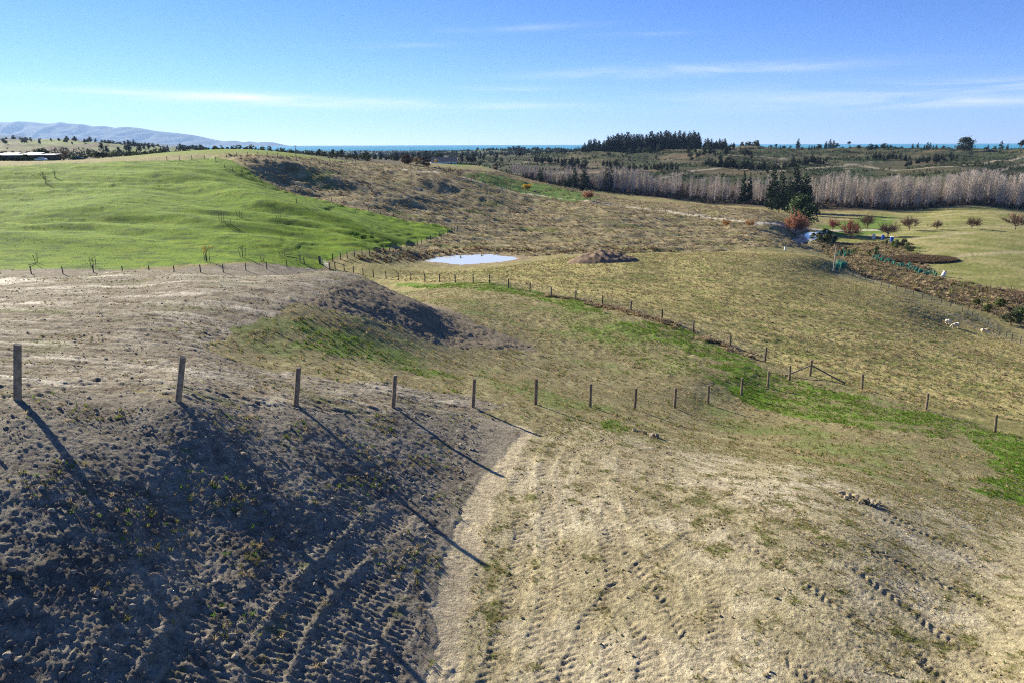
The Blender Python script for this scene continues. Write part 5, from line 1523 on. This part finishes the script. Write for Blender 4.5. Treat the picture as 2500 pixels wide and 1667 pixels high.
for i, (zx, top, k, D, lb) in enumerate([(870, 545, 3, 300, 'leafless brown tree right of the farm shed'), (1350, 570, 2, 330, 'dark rounded shrub on the crest right of the parked car'), (1420, 575, 2, 332, 'second rounded shrub on the crest right of the parked car'), (610, 500, 2, 330, 'dark tree showing above the right end of the farm shed'), (1060, 590, 2, 320, 'low dark shrub behind the parked car')]):
    x_, y_ = z56(0, 280, zx, 640); q = gp(ray(x_, y_)[0] * D, D)
    if k == 3: tree('bare_tree', pair(bare_tree, M_BARK, [M_BTWIG], 960, .5, 8, 7, 6, .03), q, 5.5, lb)
    else: tree('crest_shrub', SHR[2], q, (645 - top) / 5.6 / 1.0629 / 1568 * D * 1.1, lb, None, 1.2, cat='shrub')


def car(loc, rz, label, name, body, low=False):
    root = empty(name, loc, rz); tag(root, label, 'car')
    prof = [(-2.1, .35), (-2.1, .85), (-1.95, .98), (-1.3, 1.02), (-.75, 1.46), (.75, 1.48), (1.45, 1.02), (2.05, .9), (2.12, .6), (2.1, .35)]
    n = len(prof); mb = MB()
    v = [(x_, s_ * (.85 if z_ < 1.1 else .68), z_) for s_ in (-1, 1) for x_, z_ in prof]
    mb.add(v, [tuple(range(n - 1, -1, -1)), tuple(range(n, 2 * n))] + [(i, (i + 1) % n, n + (i + 1) % n, n + i) for i in range(n)]); mb.obj('body', body, root)
    for s_ in (-1, 1):
        mb = MB(); mb.add([(-1.15, s_ * .845, 1.06), (1.3, s_ * .845, 1.06), (.7, s_ * .73, 1.4), (-.7, s_ * .73, 1.4)], [(0, 1, 2, 3) if s_ < 0 else (3, 2, 1, 0)]); mb.obj('window', M_GLASS, root)
        for x_ in (-1.35, 1.35):
            mb = MB(); mb.tube((x_, s_ * .68, .32), (x_, s_ * .88, .32), .32, .32, 12); w_ = mb.obj('wheel', M_BLACK, root)
            mb = MB(); mb.tube((x_, s_ * .86, .32), (x_, s_ * .9, .32), .18, .18, 8); mb.obj('rim', M_PALE, w_)
x_, y_ = z56(0, 280, 1065, 632); q = gp(ray(x_, y_)[0] * 280, 280)
car(q, R(5), 'dark parked car with pale glints on the green crest', 'parked_car', M_BLACK)
x_, y_ = z56(0, 280, 565, 640); q = gp(ray(x_, y_)[0] * 280, 280)
car(q, R(0), 'white parked car before the right end of the farm shed', 'parked_car', M_WHITE)

# ------------------------------------------------------------------ spoil heap, ducks, drums, tree guards, sheep
mc = hit(1388, 600, dmin=100, dmax=170)
gx_ = np.linspace(-1, 1, 90); gy_ = np.linspace(-1, 1, 60); MX, MY = np.meshgrid(gx_, gy_)
rad = np.sqrt(MX ** 2 + MY ** 2); an_ = np.arctan2(MY, MX)
hh = np.clip(1 - rad ** 1.3, 0, 1) ** 1.1 * (1 - .3 * MX)
hh += .10 * hh * np.sin((MX + .35 * MY) * 30 + 3 * fbm(MX * 2.5, MY * 2.5, 3, 970)) * sstep(.05, .3, rad)
hh *= 1 + .30 * fbm(MX * 3, MY * 3, 4, 971)
wx = mc.x + MX * 7.4; wy = mc.y + 1.5 + MY * 5.0
wz = ground_z(wx, wy) - .35 * sstep(.75, 1, rad) + 1.95 * hh
me = grid_mesh('soil_mound', wx - mc.x, wy - mc.y, wz - mc.z, {}); me.materials.append(M_MOUND)
o = put('soil_mound', me, None, mc); tag(o, 'grooved brown heap of dug soil beside the pond', 'soil heap')


def duck(dx, dy, lab):
    r = ray(dx, dy); D = POND_Z / r[2]; root = empty('duck', Vector((r[0] * D, D, POND_Z)), rng.random() * 6); tag(root, lab, 'duck', 'ducks on the pond')
    import bmesh
    bm = bmesh.new(); bmesh.ops.create_uvsphere(bm, u_segments=12, v_segments=8, radius=.5)
    for v in bm.verts:
        k = v.co.x
        v.co = Vector((v.co.x * .62, v.co.y * .34 * (1 - .2 * k), v.co.z * .3 + .08 + (.10 * max(0, -k - .2))))
    me = bpy.data.meshes.new('body'); bm.to_mesh(me); bm.free(); me.materials.append(M_DUCK); put('body', me, root)
    mb = MB(); mb.tube((.18, 0, .12), (.27, 0, .33), .06, .05, 8); mb.tube((.24, 0, .33), (.33, 0, .35), .065, .05, 8); mb.tube((.33, 0, .34), (.41, 0, .32), .03, .02, 6); mb.obj('head', M_DUCK, root)
duck(*z2(908, 978), 'dark duck near the middle of the pale pond'); duck(*z2(1052, 965), 'dark duck towards the right end of the pale pond')
q = hit(*z2(918, 1020), dmin=100)
for nm in ('pond_tussock',):
    o = put(nm, T_TUSS[0], None, q, 0, 1.1); tag(o, 'straw tussock standing on the near edge of the pond', 'tussock')


def drum(q, m, lab, lid, name, s=1.0, lean=0):
    root = empty(name, q); root.rotation_euler = (0, lean, 0); tag(root, lab, 'drum' if 'drum' in name else 'box')
    mb = MB()
    for z0_, z1_, r_ in ((-.1, .3, .30), (.3, .34, .32), (.34, .62, .30), (.62, .66, .32), (.66, .95, .30)):
        mb.tube((0, 0, z0_ * s), (0, 0, z1_ * s), r_ * s, r_ * s, 14)
    mb.obj('body', m, root)
    mb = MB(); mb.tube((0, 0, .95 * s), (0, 0, 1.0 * s), .31 * s, .30 * s, 14); mb.obj('lid', lid, root)
drum(hit(*z3(1322, 852), dmin=160), M_WHITE, 'white drum left of the blue drums by the gully head', M_PALE, 'plastic_drum', 1.9)
drum(hit(*z3(1385, 857), dmin=160), M_BLUE, 'blue drum in the middle of three drums by the gully head', M_BLUE, 'plastic_drum', 1.8)
drum(hit(*z3(1445, 874), dmin=160), M_BLUE, 'blue drum with a white lid, rightmost of the three drums', M_WHITE, 'plastic_drum', 2.1)
drum(hit(*z3(1795, 1108), dmin=120), M_WHITE, 'leaning white drum at the end of the green tree guards', M_BLACK, 'plastic_drum', 1.6, .35)
drum(hit(*z3(718, 928), dmin=120, dmax=260), M_WHITE, 'white drum in the dark ditch below the brown hill', M_PALE, 'plastic_drum', 1.0)

# green plastic tree guards, each with a stake
gm_b = MB()
for i in range(4):
    a0, a1 = i * math.pi / 2, (i + 1) * math.pi / 2
    gm_b.add([(math.cos(a0) * .16, math.sin(a0) * .16, 0), (math.cos(a1) * .16, math.sin(a1) * .16, 0), (math.cos(a1) * .15, math.sin(a1) * .15, .62), (math.cos(a0) * .15, math.sin(a0) * .15, .62)], [(0, 1, 2, 3)])
GUARD = gm_b.mesh('sleeve', M_GUARD)
sk_b = MB(); sk_b.tube((.12, 0, -.15), (.12, 0, .8), .02, .02, 4); STAKE = sk_b.mesh('stake', M_POST)
gl = []
for k in range(70):
    f_ = k / 70; bx_ = np.interp(f_, [0, .25, .5, .75, 1], [1330, 1420, 1530, 1640, 1740]); by_ = np.interp(f_, [0, .25, .5, .75, 1], [985, 1000, 1045, 1075, 1100])
    gl.append((bx_ + rng.normal() * 14, by_ + rng.normal() * 9, 'small green plastic tree guard in the long gully planting row', 'tree guards in the gully planting row', .9 + .4 * rng.random()))
for k in range(14):
    gl.append((1065 + 70 * rng.random(), 1025 + 40 * rng.random(), 'green plastic tree guard clustered beside the tall grey pole', 'tree guards by the pole', 1.3 + .5 * rng.random()))
for k in range(14):
    gl.append((1060 + 110 * rng.random(), 945 + 35 * rng.random(), 'green plastic tree guard among dark shrubs above the pole', 'tree guards among the shrubs', 1.1 + .5 * rng.random()))
for (zx, zy, lb, gr, s_) in gl:
    q = hit(*z3(zx, zy), dmin=120, dmax=260)
    root = empty('tree_guard', q, rng.random() * 6); tag(root, lb, 'tree guard', gr)
    put('sleeve', GUARD, root, (0, 0, 0), 0, s_ * 1.35); put('stake', STAKE, root, (0, 0, 0), 0, s_ * 1.35)


def sheep(q, rz, lab, wool):
    root = empty('sheep', q, rz); tag(root, lab, 'sheep', 'sheep grazing by the gully fence')
    P = [(-.50, 0, .66, .20), (-.32, 0, .70, .30), (0, 0, .68, .32), (.32, 0, .70, .27), (.55, 0, .60, .15), (.74, 0, .36, .105), (.84, 0, .16, .06)]
    v = [p[:3] for p in P]; rd = [p[3] for p in P]; e = [(i, i + 1) for i in range(6)]
    for (x_, y_, at_) in ((-.36, .15, 1), (-.36, -.15, 1), (.34, .14, 3), (.34, -.14, 3)):
        n = len(v); bk = -.05 if x_ < 0 else .03
        v += [(x_, y_, .45), (x_ + bk, y_, .25), (x_, y_, .0)]; rd += [.10, .045, .04]; e += [(at_, n), (n, n + 1), (n + 1, n + 2)]
    n = len(v); v += [(-.60, 0, .62), (-.64, 0, .45)]; rd += [.06, .035]; e += [(0, n), (n, n + 1)]
    me = bpy.data.meshes.new('body'); me.from_pydata(v, e, []); me.update()
    o = put('body', me, root)
    sm = o.modifiers.new('skin', 'SKIN'); sm.use_smooth_shade = True
    for i, s_ in enumerate(me.skin_vertices[0].data):
        s_.radius = (rd[i], rd[i] * (.95 if i < 4 else 1)); s_.use_root = (i == 2)
    o.modifiers.new('sub', 'SUBSURF').levels = 2; o.modifiers['sub'].render_levels = 2
    me.materials.append(wool)
    for s_ in (-1, 1):
        mb = MB(); mb.add([(.66, s_ * .07, .46), (.70, s_ * .20, .44), (.62, s_ * .12, .40)], [(0, 1, 2)]); mb.add([(.66, s_ * .07, .47), (.62, s_ * .12, .41), (.70, s_ * .20, .45)], [(0, 1, 2)]); mb.obj('ear', wool, root)
sheep(hit(*z4(1725, 852), dmin=90), R(15), 'grey-white sheep grazing, left one of the close pair', M_WOOL)
sheep(hit(*z4(1788, 880), dmin=90), R(170), 'grey-white sheep grazing, right one of the close pair', M_WOOL)
sheep(hit(*z4(2025, 928), dmin=80), R(-35), 'cream sheep grazing alone near the gully fence', mat('cream_wool', (.68, .56, .40), .95, .15, 6, .05, .02))

# ------------------------------------------------------------------ young staked trees in the green field
def staked(zx, by, th, lab, n_st=2, leaf=None, sh=1.3, lean=.12, fallen=False):
    q = hit(*z1(zx, by), dmin=85, dmax=230)
    root = empty('staked_sapling', q, rng.random() * 6); tag(root, lab, 'young tree', 'staked young trees in the green field')
    H = max(.9, th / 2.8 / 1.0629 / 1568 * q.y * 1.02)
    tr, cr = bare_tree(int(zx), .16, 4, 3, 2, .014, 0 if leaf is None else 70, .04, .5)
    me = tr.mesh('stem', M_BARK); put('stem', me, root, (0, 0, 0), 0, (H, H, H))
    if leaf is None: put('twigs', cr.mesh('twigs', M_BTWIG), root, (0, 0, 0), 0, (H, H, H))
    else: put('leaves', cr.mesh('leaves', [M_BTWIG, leaf]), root, (0, 0, 0), 0, (H, H, H))
    for k in range(n_st):
        a = k * 6.283 / n_st + .4; mb = MB(); mb.tube((math.cos(a) * .38, math.sin(a) * .38, -.2), (math.cos(a) * (.38 + lean), math.sin(a) * (.38 + lean), sh), .045, .04, 6); mb.obj('stake', M_POSTD, root)
    if fallen:
        mb = MB(); mb.tube((.4, 0, .08), (2.0, .3, .1), .06, .05, 6); mb.obj('fallen_stake', M_POSTD, root)
staked(250, 1018, 40, 'stump-like sapling between two splayed stakes near the left edge', 2, None, 1.5, .5, True)
staked(640, 1042, 65, 'sapling with brown leaves and two stakes behind the plateau', 2, M_BTWIG, 1.6)
staked(1415, 1005, 105, 'tallest young tree with yellow leaves and three stakes', 3, M_YEL, 1.7)
staked(1660, 978, 95, 'leafless slim sapling with three stakes right of the yellow one', 3, None, 1.6, .25)
staked(1805, 1012, 50, 'short dark sapling by the fence left of the gate', 1, None, 1.2)
staked(1930, 965, 30, 'squat sapling with a fallen stake lying beside it', 2, None, 1.2, .3, True)
staked(2045, 1000, 55, 'sapling with pale stakes nearest the gate', 3, None, 1.1)
staked(1515, 730, 70, 'slim leafless sapling halfway up the valley of the green field', 2, None, 1.6)
staked(1560, 752, 30, 'short sapling just below the slim one halfway up the field', 2, None, 1.0, .3)
staked(1638, 700, 50, 'sapling between splayed stakes in the upper hollow of the field', 2, None, 1.5, .5)
staked(1903, 705, 35, 'small sapling on the dark ridge side at the field\'s right', 2, None, 1.2)
staked(2030, 612, 40, 'lone sapling near the top of the field\'s right ridge', 1, None, 1.2)
staked(378, 435, 45, 'right sapling of three high on the left slope', 2, None, 2.0)
staked(315, 470, 40, 'lowest sapling of three high on the left slope', 2, None, 2.0)
staked(295, 438, 50, 'left sapling of three high on the left slope', 1, None, 2.0)

# ------------------------------------------------------------------ clod heaps by the dug holes
for (hx, hy), cnt, lab in zip(HOLES, (16, 11), ('heap of clay clods beside the open round hole on the sandy pad', 'small heap of dark clods where the pad meets the swale')):
    c = gp(hx, hy - .55); root = empty('clod_heap', c); tag(root, lab, 'soil heap')
    for k in range(cnt):
        a = rng.random() * 6.28; q = rng.random() ** .6; s_ = rng.uniform(.07, .19) * (1.15 - .5 * q)
        lx, ly = math.cos(a) * q * .75 + .15, math.sin(a) * q * .35
        put('clod', CLODS_P[k % 4] if k % 3 else CLODS_D[k % 5], root, (lx, ly, float(ground_z(c.x + lx, c.y + ly)) - c.z + s_ * .22 + .08 * (1 - q)), rng.random() * 6, s_, (rng.normal() * .5, rng.normal() * .5))

# ------------------------------------------------------------------ a few far houses on the plain before the sea
for i, (dx, dy, D, wd, rc) in enumerate([(716, 357, 2300, 16, 0), (742, 359, 2100, 18, 1), (783, 356, 2400, 16, 1), (655, 357, 2200, 14, 0), (818, 355, 2500, 20, 1), (873, 355, 2300, 18, 0)]):
    r_ = ray(dx, dy); q = gp(r_[0] * D, D); q.z = max(q.z, r_[2] * D - 1)
    root = empty('distant_house', q, rng.random()); tag(root, 'tiny pale house on the plain below the sea horizon', 'house', 'tiny houses on the plain')
    mb = MB(); mb.box((0, 0, 1.0), (wd, 8, 5)); mb.obj('wall', M_WHITE, root)
    mb = MB(); mb.add([(-wd / 2 - .5, -4.5, 3.5), (wd / 2 + .5, -4.5, 3.5), (wd / 2 + .5, 4.5, 3.5), (-wd / 2 - .5, 4.5, 3.5), (-wd / 2 - .5, 0, 6), (wd / 2 + .5, 0, 6)], [(0, 1, 5, 4), (2, 3, 4, 5), (1, 2, 5), (3, 0, 4), (3, 2, 1, 0)]); mb.obj('roof', M_TIN if rc else M_ROOF, root)
